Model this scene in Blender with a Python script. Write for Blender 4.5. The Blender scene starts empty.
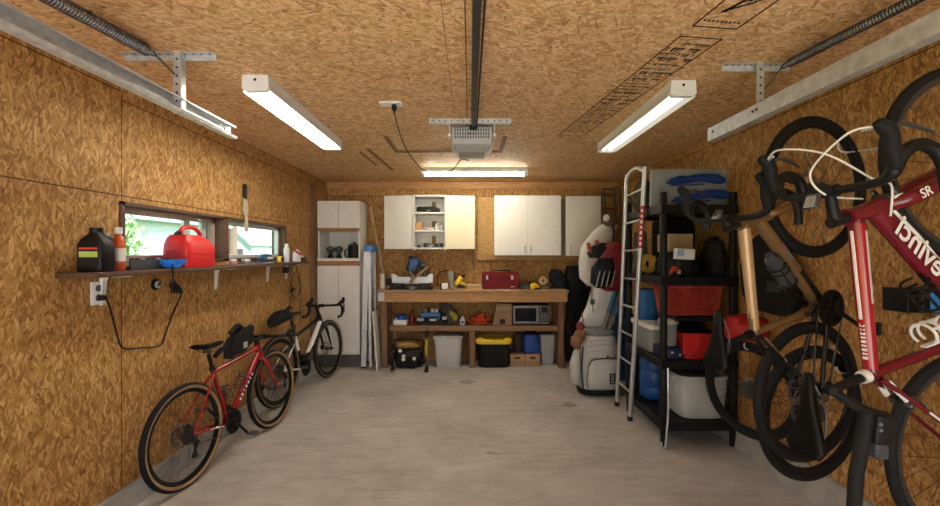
import bpy, bmesh, math, random
from mathutils import Vector, Matrix, Euler
random.seed(7)
SKY, SUN, TUBE_L, TUBE_R, TUBE_B, EXPO = 0.40, 15.0, 30.0, 0.9, 32.0, 0.78
SC = bpy.context.scene
COL = SC.collection
PI = math.pi
EYE, FOC = 1.5, 420.0
XL, XR, YB, YF, ZC = -2.02, 2.09, 5.92, -1.1, 2.5     # room faces
CURB_L, CURB_R = 0.135, 0.20

def at(px, py, Y):
    """point of the room at depth Y along the line of sight measured on the photograph"""
    return Vector(((px - 470) / FOC * Y, Y, EYE - (py - 253) / FOC * Y))

# ------------------------------------------------------------------ materials
MATS = {}
def nd(nt, kind, **kw):
    n = nt.nodes.new(kind)
    for k, v in kw.items():
        setattr(n, k, v)
    return n
def M(name, color, rough=0.5, metal=0.0, var=0.08, scale=18.0, bump=0.0, emis=0.0, coat=0.0, spec=0.5, trans=0.0, stretch=None):
    if name in MATS: return MATS[name]
    if max(color) < .05 and spec == .5 and not metal: spec = .22; color = tuple(v * .6 for v in color)
    m = bpy.data.materials.new(name); m.use_nodes = True
    nt = m.node_tree; b = nt.nodes['Principled BSDF']
    c = (*color, 1.0)
    b.inputs['Roughness'].default_value = rough
    b.inputs['Metallic'].default_value = metal
    b.inputs['Specular IOR Level'].default_value = spec
    b.inputs['Coat Weight'].default_value = coat
    b.inputs['Coat Roughness'].default_value = 0.12
    b.inputs['Transmission Weight'].default_value = trans
    tc = nd(nt, 'ShaderNodeTexCoord'); mp = nd(nt, 'ShaderNodeMapping')
    if stretch: mp.inputs['Scale'].default_value = stretch
    no = nd(nt, 'ShaderNodeTexNoise'); no.inputs['Scale'].default_value = scale; no.inputs['Detail'].default_value = 4
    rp = nd(nt, 'ShaderNodeValToRGB')
    rp.color_ramp.elements[0].position = 0.3; rp.color_ramp.elements[1].position = 0.7
    rp.color_ramp.elements[0].color = (*[max(0, v * (1 - var)) for v in color], 1)
    rp.color_ramp.elements[1].color = (*[min(1, v * (1 + var)) for v in color], 1)
    nt.links.new(tc.outputs['Object'], mp.inputs[0]); nt.links.new(mp.outputs[0], no.inputs['Vector'])
    nt.links.new(no.outputs['Fac'], rp.inputs[0]); nt.links.new(rp.outputs[0], b.inputs['Base Color'])
    if bump:
        bp = nd(nt, 'ShaderNodeBump'); bp.inputs['Strength'].default_value = bump; bp.inputs['Distance'].default_value = 0.005
        nt.links.new(no.outputs['Fac'], bp.inputs['Height']); nt.links.new(bp.outputs[0], b.inputs['Normal'])
    if emis:
        b.inputs['Emission Color'].default_value = c; b.inputs['Emission Strength'].default_value = emis
    MATS[name] = m
    return m

class G:
    """tiny helper to write shader maths"""
    def __init__(s, nt): s.nt = nt
    def v(s, x, i):
        if isinstance(x, (int, float)): i.default_value = x
        elif x is not None: s.nt.links.new(x, i)
    def m(s, op, a, b=None, c=None):
        n = nd(s.nt, 'ShaderNodeMath', operation=op)
        s.v(a, n.inputs[0]); s.v(b, n.inputs[1]); s.v(c, n.inputs[2])
        return n.outputs[0]
    def mixf(s, f, a, b):
        n = nd(s.nt, 'ShaderNodeMix', data_type='FLOAT')
        s.v(f, n.inputs[0]); s.v(a, n.inputs[2]); s.v(b, n.inputs[3]); return n.outputs[0]
    def mixc(s, f, a, b, bt='MIX'):
        n = nd(s.nt, 'ShaderNodeMix', data_type='RGBA', blend_type=bt)
        s.v(f, n.inputs[0])
        for x, i in ((a, n.inputs[6]), (b, n.inputs[7])):
            if isinstance(x, tuple): i.default_value = (*x, 1)
            else: s.nt.links.new(x, i)
        return n.outputs[2]

def osb(name, axes, ramp, along=90, seams=(), rough=0.62, spread=1.0):
    """oriented strand board: layers of long thin flakes; axes = which position axes give (u, v); seams = (axis, value, other_min, other_max)"""
    m = bpy.data.materials.new(name); m.use_nodes = True
    nt = m.node_tree; g = G(nt); b = nt.nodes['Principled BSDF']
    geo = nd(nt, 'ShaderNodeNewGeometry'); sp = nd(nt, 'ShaderNodeSeparateXYZ'); nt.links.new(geo.outputs['Position'], sp.inputs[0])
    U, V = sp.outputs[axes[0]], sp.outputs[axes[1]]
    cb = nd(nt, 'ShaderNodeCombineXYZ'); nt.links.new(U, cb.inputs[0]); nt.links.new(V, cb.inputs[1])
    wob = nd(nt, 'ShaderNodeTexNoise'); wob.inputs['Scale'].default_value = 7; wob.inputs['Detail'].default_value = 2
    nt.links.new(cb.outputs[0], wob.inputs['Vector'])
    va = nd(nt, 'ShaderNodeVectorMath', operation='MULTIPLY_ADD'); va.inputs[1].default_value = (0.02, 0.02, 0)
    nt.links.new(wob.outputs['Color'], va.inputs[0]); nt.links.new(cb.outputs[0], va.inputs[2])
    val = edge = None
    for k, (ang, L, W) in enumerate(((6, 9, 40), (-28, 12, 44), (36, 14, 56), (-6, 12, 60), (58, 15, 50), (16, 16, 74), (-46, 18, 64), (4, 15, 84), (28, 26, 90), (-22, 28, 96))):
        mp = nd(nt, 'ShaderNodeMapping', vector_type='TEXTURE')
        mp.inputs['Rotation'].default_value = (0, 0, math.radians(along + ang * spread))
        mp.inputs['Location'].default_value = (k * 3.31, k * 1.77, 0)
        mp.inputs['Scale'].default_value = (1 / L, 1 / W, 1)
        nt.links.new(va.outputs[0], mp.inputs[0])
        vo = nd(nt, 'ShaderNodeTexVoronoi', voronoi_dimensions='2D'); vo.inputs['Scale'].default_value = 1
        vo.inputs['Randomness'].default_value = 1
        nt.links.new(mp.outputs[0], vo.inputs['Vector'])
        sc = nd(nt, 'ShaderNodeSeparateColor'); nt.links.new(vo.outputs['Color'], sc.inputs[0])
        gr = nd(nt, 'ShaderNodeTexNoise', noise_dimensions='2D'); gr.inputs['Scale'].default_value = 1.0; gr.inputs['Detail'].default_value = 5; gr.inputs['Roughness'].default_value = .7
        mg = nd(nt, 'ShaderNodeMapping'); mg.inputs['Scale'].default_value = (0.8, 4.5, 1)
        nt.links.new(mp.outputs[0], mg.inputs[0]); nt.links.new(mg.outputs[0], gr.inputs['Vector'])
        x = g.m('ADD', g.m('MULTIPLY', sc.outputs[0], 0.62), g.m('MULTIPLY', gr.outputs['Fac'], 0.40))
        ed = g.m('MULTIPLY', g.m('POWER', vo.outputs['Distance'], 2.0), 0.16)
        x = g.m('SUBTRACT', x, ed)
        if val is None: val = x
        else:
            msk = g.m('GREATER_THAN', sc.outputs[1], 0.62 if k < 8 else 0.74)
            val = g.mixf(msk, val, x)
    big = nd(nt, 'ShaderNodeTexNoise'); big.inputs['Scale'].default_value = 1.3; big.inputs['Detail'].default_value = 3
    nt.links.new(cb.outputs[0], big.inputs['Vector'])
    val = g.m('ADD', val, g.m('MULTIPLY', g.m('SUBTRACT', big.outputs['Fac'], 0.5), 0.22))
    rp = nd(nt, 'ShaderNodeValToRGB'); cr = rp.color_ramp
    while len(cr.elements) < len(ramp): cr.elements.new(0.5)
    for e, (p, c) in zip(cr.elements, ramp): e.position = p; e.color = (*c, 1)
    nt.links.new(val, rp.inputs[0])
    # small dark bark specks
    sk = nd(nt, 'ShaderNodeTexNoise'); sk.inputs['Scale'].default_value = 26; sk.inputs['Detail'].default_value = 2
    nt.links.new(va.outputs[0], sk.inputs['Vector'])
    spk = g.m('MULTIPLY', g.m('GREATER_THAN', sk.outputs['Fac'], 0.70), 0.65)
    col = g.mixc(spk, rp.outputs[0], (0.10, 0.042, 0.014))
    for ax, c, lo, hi, w in seams:
        a, o = (U, V) if ax == 'u' else (V, U)
        s = g.m('COMPARE', a, c, w)
        s = g.m('MULTIPLY', s, g.m('MULTIPLY', g.m('GREATER_THAN', o, lo), g.m('LESS_THAN', o, hi)))
        col = g.mixc(g.m('MULTIPLY', s, 0.85), col, (0.035, 0.016, 0.007))
    nt.links.new(col, b.inputs['Base Color'])
    b.inputs['Roughness'].default_value = rough; b.inputs['Specular IOR Level'].default_value = 0.22
    bp = nd(nt, 'ShaderNodeBump'); bp.inputs['Strength'].default_value = 0.25; bp.inputs['Distance'].default_value = 0.003
    nt.links.new(val, bp.inputs['Height']); nt.links.new(bp.outputs[0], b.inputs['Normal'])
    return m

# ------------------------------------------------------------------ mesh builder
def frame_of(d, hint=None):
    d = d.normalized()
    h = hint or (Vector((0, 0, 1)) if abs(d.z) < 0.9 else Vector((1, 0, 0)))
    s = d.cross(h)
    if s.length < 1e-6: s = d.cross(Vector((0, 1, 0)))
    s.normalize(); u = s.cross(d).normalized()
    return s, u

class MB:
    def __init__(s): s.bm = bmesh.new()
    def box(s, c, size, rot=None, bev=0.0, seg=1):
        r = bmesh.ops.create_cube(s.bm, size=1.0); vs = r['verts']
        for v in vs: v.co = Vector((v.co.x * size[0], v.co.y * size[1], v.co.z * size[2]))
        if bev > 0:
            es = list({e for v in vs for e in v.link_edges})
            r = bmesh.ops.bevel(s.bm, geom=es, offset=min(bev, 0.49 * min(size)), segments=seg, profile=0.5, affect='EDGES')
            vs = list({v for f in r['faces'] for v in f.verts} | {v for v in vs if v.is_valid})
        mt = (rot if isinstance(rot, Matrix) else Euler(rot).to_matrix()) if rot is not None else None
        c = Vector(c)
        for v in vs: v.co = (mt @ v.co if mt is not None else v.co) + c
        return s
    def span(s, a, b, bev=0.0, seg=1):
        a, b = Vector(a), Vector(b)
        return s.box((a + b) / 2, [abs(x) for x in (b - a)], None, bev, seg)
    def bar(s, a, b, w, h, bev=0.0, hint=None):
        """rectangular bar from a to b; w across, h up"""
        a, b = Vector(a), Vector(b); d = b - a
        sd, u = frame_of(d, hint)
        R = Matrix((sd, d.normalized(), u)).transposed()
        return s.box((a + b) / 2, (w, d.length, h), R, bev)
    def ring(s, pts):
        return [s.bm.verts.new(p) for p in pts]
    def skin(s, rings, cap=True, closed=True, loop=False):
        n = len(rings[0]); R = len(rings)
        for i in range(R if loop else R - 1):
            a, b = rings[i], rings[(i + 1) % R]
            for j in range(n if closed else n - 1):
                k = (j + 1) % n
                try: s.bm.faces.new((a[j], a[k], b[k], b[j]))
                except ValueError: pass
        if cap and not loop and closed:
            for r, rev in ((rings[0], True), (rings[-1], False)):
                try: s.bm.faces.new(list(reversed(r)) if rev else r)
                except ValueError: pass
        return s
    def tube(s, pts, r, n=8, cap=True, loop=False, flat=1.0, hint=None, smooth=0):
        pts = [Vector(p) for p in pts]
        if smooth and len(pts) > 2: pts = spline(pts, smooth, loop)
        if not isinstance(r, (list, tuple)): r = [r] * len(pts)
        elif len(r) != len(pts):
            q = []
            for i in range(len(pts)):
                t = i / (len(pts) - 1) * (len(r) - 1); k = min(int(t), len(r) - 2); q.append(r[k] + (r[k + 1] - r[k]) * (t - k))
            r = q
        rings = []; u = None
        for i, p in enumerate(pts):
            if loop: d = pts[(i + 1) % len(pts)] - pts[i - 1]
            else: d = pts[min(i + 1, len(pts) - 1)] - pts[max(i - 1, 0)]
            if d.length < 1e-9: d = Vector((0, 0, 1))
            d.normalize()
            if u is None: sd, u = frame_of(d, hint)
            else:
                u = (u - d * u.dot(d))
                if u.length < 1e-6: _, u = frame_of(d)
                u.normalize(); sd = d.cross(u).normalized()
            rings.append(s.ring([p + sd * (r[i] * math.cos(2 * PI * j / n)) + u * (r[i] * flat * math.sin(2 * PI * j / n)) for j in range(n)]))
        return s.skin(rings, cap, True, loop)
    def lathe(s, prof, c=(0, 0, 0), axis=(0, 0, 1), n=20, cap=True, loop=False, hint=None):
        """prof: (radius, height) along axis"""
        c = Vector(c); ax = Vector(axis).normalized(); sd, u = frame_of(ax, hint)
        rings = [s.ring([c + ax * h + (sd * math.cos(2 * PI * j / n) + u * math.sin(2 * PI * j / n)) * max(r, 1e-4) for j in range(n)]) for r, h in prof]
        return s.skin(rings, cap, True, loop)
    def cyl(s, a, b, r, n=16, r2=None):
        a, b = Vector(a), Vector(b); d = b - a
        return s.lathe([(r, 0), (r if r2 is None else r2, d.length)], a, d, n)
    def prism(s, poly, t, o=(0, 0, 0), ux=(1, 0, 0), uy=(0, 0, 1)):
        """polygon in the (ux, uy) plane at o, thickness t along ux x uy, centred"""
        o, ux, uy = Vector(o), Vector(ux).normalized(), Vector(uy).normalized(); nz = ux.cross(uy).normalized()
        a = s.ring([o + ux * x + uy * y - nz * (t / 2) for x, y in poly]); b = s.ring([o + ux * x + uy * y + nz * (t / 2) for x, y in poly])
        return s.skin([a, b])
    def loft(s, secs, n=20, wob=0.0, seed=1):
        """secs: (centre, rx, ry, power[, U, V]) superellipse sections; U, V default to x, y axes"""
        rnd = random.Random(seed); rings = []
        for sec in secs:
            c, rx, ry, pw = Vector(sec[0]), sec[1], sec[2], sec[3]
            U = Vector(sec[4]) if len(sec) > 4 else Vector((1, 0, 0)); V = Vector(sec[5]) if len(sec) > 5 else Vector((0, 1, 0))
            pts = []
            for j in range(n):
                a = 2 * PI * (j + 0.5) / n; ca, sa = math.cos(a), math.sin(a)
                k = 1 + (rnd.random() - .5) * 2 * wob
                x = math.copysign(abs(ca) ** (2 / pw), ca) * rx * k; y = math.copysign(abs(sa) ** (2 / pw), sa) * ry * k
                pts.append(c + U * x + V * y)
            rings.append(s.ring(pts))
        return s.skin(rings)
    def ball(s, c, r, n=12, rot=None):
        r = (r, r, r) if isinstance(r, (int, float)) else r
        q = bmesh.ops.create_uvsphere(s.bm, u_segments=n, v_segments=max(6, n // 2 + 2), radius=1)
        mt = Euler(rot).to_matrix() if rot is not None else Matrix.Identity(3)
        for v in q['verts']: v.co = mt @ Vector((v.co.x * r[0], v.co.y * r[1], v.co.z * r[2])) + Vector(c)
        return s
    def jitter(s, amp, freq=9.0):
        from mathutils import noise
        for v in s.bm.verts:
            v.co += noise.noise_vector(v.co * freq) * amp
        return s
    def build(s, name, mat, parent=None, smooth=38, origin=None):
        bm = s.bm; bmesh.ops.recalc_face_normals(bm, faces=bm.faces)
        me = bpy.data.meshes.new(name)
        off = Vector((0, 0, 0))
        if parent is not None: off = ORG.get(parent.name, Vector((0, 0, 0)))
        elif origin is not None: off = Vector(origin)
        elif bm.verts:
            xs = [v.co for v in bm.verts]
            off = Vector(((min(v.x for v in xs) + max(v.x for v in xs)) / 2, (min(v.y for v in xs) + max(v.y for v in xs)) / 2, min(v.z for v in xs)))
        for v in bm.verts: v.co -= off
        bm.to_mesh(me); bm.free()
        if smooth:
            for p in me.polygons: p.use_smooth = True
            me.set_sharp_from_angle(angle=math.radians(smooth))
        o = bpy.data.objects.new(name, me); COL.objects.link(o)
        if mat: me.materials.append(mat)
        ORG[o.name] = off
        if parent is not None: o.parent = parent
        else: o.location = off
        return o
ORG = {}
def spline(p, k, loop=False):
    out = []; n = len(p)
    for i in range(n if loop else n - 1):
        a = p[(i - 1) % n] if loop else p[max(i - 1, 0)]; b = p[i]; c = p[(i + 1) % n] if loop else p[i + 1]; d = p[(i + 2) % n] if loop else p[min(i + 2, n - 1)]
        for j in range(k):
            t = j / k
            out.append(0.5 * ((2 * b) + (c - a) * t + (2 * a - 5 * b + 4 * c - d) * t * t + (3 * b - a - 3 * c + d) * t ** 3))
    if not loop: out.append(p[-1])
    return out

def tag(o, label, cat, group=None, kind=None):
    if label: o['label'] = label
    if cat: o['category'] = cat
    if group: o['group'] = group
    if kind: o['kind'] = kind
    return o
def thing(name, label, cat, loc, group=None, mat=None):
    """an Empty at the thing's base; parts are built in room coordinates (or in local ones when a matrix is given)"""
    o = bpy.data.objects.new(name, None); COL.objects.link(o); o.empty_display_size = 0.1
    if mat is not None: o.matrix_world = mat; ORG[o.name] = Vector((0, 0, 0))
    else: o.location = Vector(loc); ORG[o.name] = Vector(loc)
    return tag(o, label, cat, group)
def struct(name, mb, mat, parent=None, smooth=0):
    o = mb.build(name, mat, parent, smooth, origin=(0, 0, 0) if parent is None else None)
    if parent is None: o['kind'] = 'structure'
    return o
def kids(o): return [c for c in bpy.data.objects if c.parent == o]
def copy_tree(o, loc=None, label=None, group=None, parent=None):
    c = o.copy(); COL.objects.link(c); c.parent = parent
    if loc is not None: c.location = Vector(loc)
    if label: c['label'] = label
    if group: c['group'] = group
    for k in kids(o): copy_tree(k, parent=c)
    return c
# ------------------------------------------------------------------ common materials
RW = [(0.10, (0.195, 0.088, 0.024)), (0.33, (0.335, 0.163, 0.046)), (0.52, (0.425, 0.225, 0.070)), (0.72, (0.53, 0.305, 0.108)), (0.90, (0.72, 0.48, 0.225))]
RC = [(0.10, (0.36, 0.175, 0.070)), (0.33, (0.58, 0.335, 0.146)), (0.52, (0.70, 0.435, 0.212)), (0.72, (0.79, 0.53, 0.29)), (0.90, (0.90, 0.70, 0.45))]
S = 0.0035
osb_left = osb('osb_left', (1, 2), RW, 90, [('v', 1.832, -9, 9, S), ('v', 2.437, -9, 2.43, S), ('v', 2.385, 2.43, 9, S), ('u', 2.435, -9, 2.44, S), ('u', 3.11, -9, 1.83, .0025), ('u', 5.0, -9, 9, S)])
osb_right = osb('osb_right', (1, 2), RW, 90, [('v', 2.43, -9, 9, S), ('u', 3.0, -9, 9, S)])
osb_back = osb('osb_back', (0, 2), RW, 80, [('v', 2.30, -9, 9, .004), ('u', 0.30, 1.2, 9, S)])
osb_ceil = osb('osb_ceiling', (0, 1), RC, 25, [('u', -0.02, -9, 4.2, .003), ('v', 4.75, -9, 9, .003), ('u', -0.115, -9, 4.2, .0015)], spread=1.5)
white_paint = M('white_paint', (0.78, 0.76, 0.70), 0.45, var=.03)
white_plastic = M('white_plastic', (0.80, 0.80, 0.78), 0.35, var=.03)
cream = M('cream_laminate', (0.80, 0.72, 0.50), 0.4, var=.03)
galv = M('galvanised_steel', (0.55, 0.56, 0.56), 0.48, 0.45, var=.18, scale=30)
alu = M('aluminium', (0.66, 0.67, 0.68), 0.33, 0.9, var=.08)
steel = M('dark_steel', (0.10, 0.10, 0.10), 0.4, 0.8, var=.2)
black = M('black_plastic', (0.007, 0.007, 0.0075), 0.45, var=.2, spec=.3)
rubber = M('black_rubber', (0.010, 0.010, 0.011), 0.75, spec=.25, var=.2, bump=.1, scale=60)
darkgrey = M('dark_grey_plastic', (0.045, 0.047, 0.05), 0.5, var=.15)
grey = M('grey_plastic', (0.30, 0.30, 0.30), 0.5, var=.08)
brown = M('brown_stained_wood', (0.10, 0.050, 0.030), 0.5, var=.3, scale=12, stretch=(6, 1, 6), bump=.1)
pine = M('pine_lumber', (0.46, 0.235, 0.085), 0.55, var=.25, scale=6, stretch=(1, 9, 9), bump=.08)
pine_v = M('pine_upright', (0.21, 0.105, 0.045), 0.6, var=.28, scale=6, stretch=(9, 9, 1), bump=.08)  # darker pine, shade under the bench put into its colour
chrome = M('chrome', (0.75, 0.75, 0.75), 0.15, 1.0, var=.02)
red_plastic = M('red_plastic', (0.62, 0.018, 0.020), 0.4, var=.08)
blue_plastic = M('blue_plastic', (0.012, 0.10, 0.42), 0.4, var=.1)
yellow = M('yellow_plastic', (0.80, 0.54, 0.02), 0.42, var=.06)
card = M('cardboard', (0.38, 0.225, 0.115), 0.8, var=.08, scale=30)

def concrete():
    m = bpy.data.materials.new('concrete_floor'); m.use_nodes = True
    nt = m.node_tree; g = G(nt); b = nt.nodes['Principled BSDF']
    geo = nd(nt, 'ShaderNodeNewGeometry'); P = geo.outputs['Position']
    def noise(scale, det, ro=.55, st=None):
        n = nd(nt, 'ShaderNodeTexNoise'); n.inputs['Scale'].default_value = scale; n.inputs['Detail'].default_value = det; n.inputs['Roughness'].default_value = ro
        if st:
            mp = nd(nt, 'ShaderNodeMapping'); mp.inputs['Scale'].default_value = st; nt.links.new(P, mp.inputs[0]); nt.links.new(mp.outputs[0], n.inputs['Vector'])
        else: nt.links.new(P, n.inputs['Vector'])
        return n.outputs['Fac']
    a = noise(1.6, 6, .6); c = noise(9, 8, .7, (.45, 1.6, 1)); d = noise(55, 3)
    v = g.m('ADD', g.m('MULTIPLY', a, .5), g.m('ADD', g.m('MULTIPLY', c, .42), g.m('MULTIPLY', d, .16)))
    rp = nd(nt, 'ShaderNodeValToRGB'); cr = rp.color_ramp
    cr.elements.new(.5)
    for e, (p, q) in zip(cr.elements, ((.34, (.27, .245, .21)), (.54, (.45, .42, .375)), (.72, (.61, .585, .54)))): e.position = p; e.color = (*q, 1)
    nt.links.new(v, rp.inputs[0]); col = rp.outputs[0]
    sp = nd(nt, 'ShaderNodeSeparateXYZ'); nt.links.new(P, sp.inputs[0]); X, Y = sp.outputs[0], sp.outputs[1]
    # dusty tyre track with tread blocks
    cx = g.m('ADD', g.m('MULTIPLY', Y, -0.06), -0.36)
    inn = g.m('LESS_THAN', g.m('ABSOLUTE', g.m('SUBTRACT', X, cx)), .085)
    yr = g.m('MULTIPLY', g.m('GREATER_THAN', Y, 1.9), g.m('LESS_THAN', Y, 3.4))
    blk = g.m('GREATER_THAN', g.m('ADD', g.m('FRACT', g.m('MULTIPLY', Y, 24)), g.m('MULTIPLY', c, .5)), .62)
    tr = g.m('MULTIPLY', g.m('MULTIPLY', inn, yr), g.m('MULTIPLY', blk, g.m('MULTIPLY', g.m('SUBTRACT', 3.5, Y), .16)))
    col = g.mixc(tr, col, (.13, .10, .085))
    for (x, y, r, k) in ((-.05, 4.9, .10, .5), (.98, 4.15, .07, .5), (.16, 3.15, .05, .35), (-1.0, 5.2, .09, .35)):
        dd = g.m('ADD', g.m('POWER', g.m('SUBTRACT', X, x), 2), g.m('POWER', g.m('SUBTRACT', Y, y), 2))
        s = g.m('LESS_THAN', g.m('ADD', g.m('SQRT', dd), g.m('MULTIPLY', g.m('SUBTRACT', c, .5), .25)), r)
        col = g.mixc(g.m('MULTIPLY', s, k), col, (.10, .075, .06))
    nt.links.new(col, b.inputs['Base Color'])
    b.inputs['Roughness'].default_value = .55; b.inputs['Specular IOR Level'].default_value = .35
    bp = nd(nt, 'ShaderNodeBump'); bp.inputs['Strength'].default_value = .2; bp.inputs['Distance'].default_value = .004
    nt.links.new(v, bp.inputs['Height']); nt.links.new(bp.outputs[0], b.inputs['Normal'])
    return m
conc = concrete()
conc_curb = M('concrete_curb', (0.36, 0.34, 0.31), 0.8, var=.2, scale=8, bump=.2)

# ------------------------------------------------------------------ room shell
T = 0.14
struct('floor', MB().span((XL - T, YF - T, -.12), (XR + T, YB + T, 0)), conc)
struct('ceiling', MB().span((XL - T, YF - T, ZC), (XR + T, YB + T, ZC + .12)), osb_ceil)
struct('wall_back', MB().span((XL - T, YB, 0), (XR + T, YB + T, ZC)), osb_back)
struct('wall_right', MB().span((XR, YF - T, 0), (XR + T, YB, ZC)), osb_right)
WY0, WY1, WZ0, WZ1, WP0, WP1 = 2.42, 4.60, 1.435, 1.80, 3.42, 3.50     # window opening in the left wall
wl = MB()
wl.span((XL - T, YF - T, 0), (XL, YB, WZ0)).span((XL - T, YF - T, WZ1), (XL, YB, ZC)).span((XL - T, YF - T, WZ0), (XL, WY0, WZ1)).span((XL - T, WY1, WZ0), (XL, YB, WZ1))
struct('wall_left', wl, osb_left)
wf = MB()
wf.span((XL, YF - T, 0), (-1.75, YF, ZC)).span((1.75, YF - T, 0), (XR, YF, ZC)).span((-1.75, YF - T, 2.25), (1.75, YF, ZC))
struct('wall_front', wf, osb_back)
def curb(side, x0, x1, h):
    s = 1 if x1 > x0 else -1
    p = MB(); prof = [(x0, 0), (x1 + s * .02, 0), (x1, h - .012), (x1 - s * .012, h), (x0, h)]
    a = p.ring([(x, YF, z) for x, z in prof]); b = p.ring([(x, YB, z) for x, z in prof]); p.skin([a, b])
    return struct('baseboard_' + side, p, conc_curb)
curb('left', XL, XL + .022, CURB_L)
curb('right', XR, XR - .03, CURB_R)
struct('trim_1', MB().span((XL, YB - .022, 2.40), (XR, YB, ZC), .004), pine)
struct('trim_2', MB().span((XL, 5.30, 0.14), (XL + .02, 5.44, 2.4), .003), pine_v)
# attic hatch mouldings on the ceiling
hz = ZC - .008
br_trim = M('ceiling_batten', (0.23, 0.115, 0.045), 0.7, var=.2)
struct('trim_3', MB().span((-.72, 4.10, hz), (.30, 4.16, ZC)).span((-.74, 3.60, hz), (-.70, 4.16, ZC)).span((.28, 3.60, hz), (.32, 4.16, ZC)), br_trim)
struct('trim_4', MB().bar((-.98, 4.02, ZC - .004), (-.93, 5.05, ZC - .004), .035, .008), br_trim)
struct('trim_5', MB().bar((-1.09, 4.15, ZC - .004), (-1.06, 4.75, ZC - .004), .02, .008), br_trim)

# ------------------------------------------------------------------ windows
jamb = MB()
x0, x1 = XL - T, XL + .012
for a, b in (((x0, WY0, WZ0), (x1, WY0 + .03, WZ1)), ((x0, WY1 - .03, WZ0), (x1, WY1, WZ1)), ((x0, WY0, WZ1 - .022), (x1, WY1, WZ1)), ((x0, WY0, WZ0), (x1, WY1, WZ0 + .02)), ((x0, WP0, WZ0), (x1, WP1, WZ1))):
    jamb.span(a, b, .003)
struct('trim_6', jamb, brown)
def glass_mat():
    m = bpy.data.materials.new('window_glass'); m.use_nodes = True; nt = m.node_tree
    nt.nodes.remove(nt.nodes['Principled BSDF'])
    tr = nd(nt, 'ShaderNodeBsdfTransparent'); tr.inputs[0].default_value = (.93, .97, .97, 1)
    gl = nd(nt, 'ShaderNodeBsdfGlossy'); gl.inputs['Roughness'].default_value = .03
    lw = nd(nt, 'ShaderNodeLayerWeight'); lw.inputs[0].default_value = .5
    g = G(nt); fac = g.m('ADD', g.m('MULTIPLY', g.m('POWER', lw.outputs['Facing'], 5), .6), .02)
    mx = nd(nt, 'ShaderNodeMixShader')
    nt.links.new(fac, mx.inputs[0]); nt.links.new(tr.outputs[0], mx.inputs[1]); nt.links.new(gl.outputs[0], mx.inputs[2])
    nt.links.new(mx.outputs[0], nt.nodes['Material Output'].inputs[0]); return m
glass = glass_mat()
sash_m = M('sash_wood', (0.42, 0.34, 0.27), 0.5, var=.15, scale=14)
vinyl = M('sash_vinyl', (0.66, 0.67, 0.68), 0.4, var=.04)
def window(n, y0, y1, m, slide):
    w = .04; xs = XL - .075
    f = MB()
    f.span((xs - .02, y0, WZ0 + .02), (xs + .02, y0 + w, WZ1 - .022), .003).span((xs - .02, y1 - w, WZ0 + .02), (xs + .02, y1, WZ1 - .022), .003)
    f.span((xs - .02, y0, WZ1 - .022 - w), (xs + .02, y1, WZ1 - .022), .003).span((xs - .02, y0, WZ0 + .02), (xs + .02, y1, WZ0 + .02 + w * .8), .003)
    r = struct('window_%d' % n, f, m)
    struct('pane', MB().span((xs - .003, y0 + w, WZ0 + .05), (xs + .003, y1 - w, WZ1 - .06)), glass, r)
    if slide:
        struct('sliding_sash', MB().span((xs - .055, y1 - .30, WZ0 + .03), (xs - .028, y1 - .235, WZ1 - .03), .003).span((xs - .055, y1 - .10, WZ0 + .03), (xs - .028, y1 - .04, WZ1 - .03), .003), vinyl, r)
        struct('window_latch', MB().box((xs + .03, y0 + .75, WZ1 - .05), (.02, .05, .02), None, .004), galv, r)
    return r
window(1, WY0 + .03, WP0, sash_m, True)
window(2, WP1, WY1 - .03, vinyl, False)

# ------------------------------------------------------------------ outside
grass = M('lawn_grass', (0.16, 0.26, 0.07), 0.9, var=.4, scale=3, bump=.4)
drive = M('driveway_concrete', (0.50, 0.49, 0.47), 0.85, var=.12, scale=4)
struct('lawn', MB().span((-60, -40, -.25), (XL - T - .02, 60, -.13)), grass)
struct('driveway', MB().span((XL - T - .02, -30, -.25), (12, YF - T, -.02)), drive)
siding = M('white_siding', (0.36, 0.42, 0.46), 0.6, var=.03)
roof_b = M('blue_grey_roof', (0.26, 0.36, 0.46), 0.7, var=.08)
leaf_a = M('pale_leaves', (0.20, 0.36, 0.13), 0.7, var=.4, scale=5)
bark = M('bark', (0.10, 0.07, 0.05), 0.9, var=.3)
h = thing('neighbour_house', 'white neighbour house with clapboard siding and blue grey roof seen through window', 'house', (-9.5, 12, -.13))
w = MB().span((-12, 7.5, -.13), (-8.0, 13.4, 2.38))
for k in range(12): w.span((-8.0, 7.5, .05 + k * .2), (-7.985, 13.4, .065 + k * .2))
w.build('wall_siding', siding, h, 0)
MB().prism([(-12.3, 2.3), (-7.7, 2.3), (-7.7, 2.42), (-10, 3.7), (-12.3, 2.42)], 6.3, (0, 10.45, 0), (1, 0, 0), (0, 0, 1)).build('roof', roof_b, h, 0)
h = thing('gabled_house', 'small white gabled house in the distance seen through the far window', 'house', (-11, 21, -.13))
MB().prism([(-12.4, -.13), (-10.4, -.13), (-10.4, 1.9), (-11.4, 2.75), (-12.4, 1.9)], 4, (0, 22, 0), (1, 0, 0), (0, 0, 1)).build('wall_siding', siding, h, 0)
MB().bar((-10.3, 22, 1.85), (-11.4, 22, 2.85), 4.3, .08).bar((-12.5, 22, 1.85), (-11.4, 22, 2.85), 4.3, .08).build('roof', roof_b, h, 0)
MB().span((-11.2, 19.9, 1.2), (-10.8, 19.99, 1.7)).build('window', darkgrey, h, 0)
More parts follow.
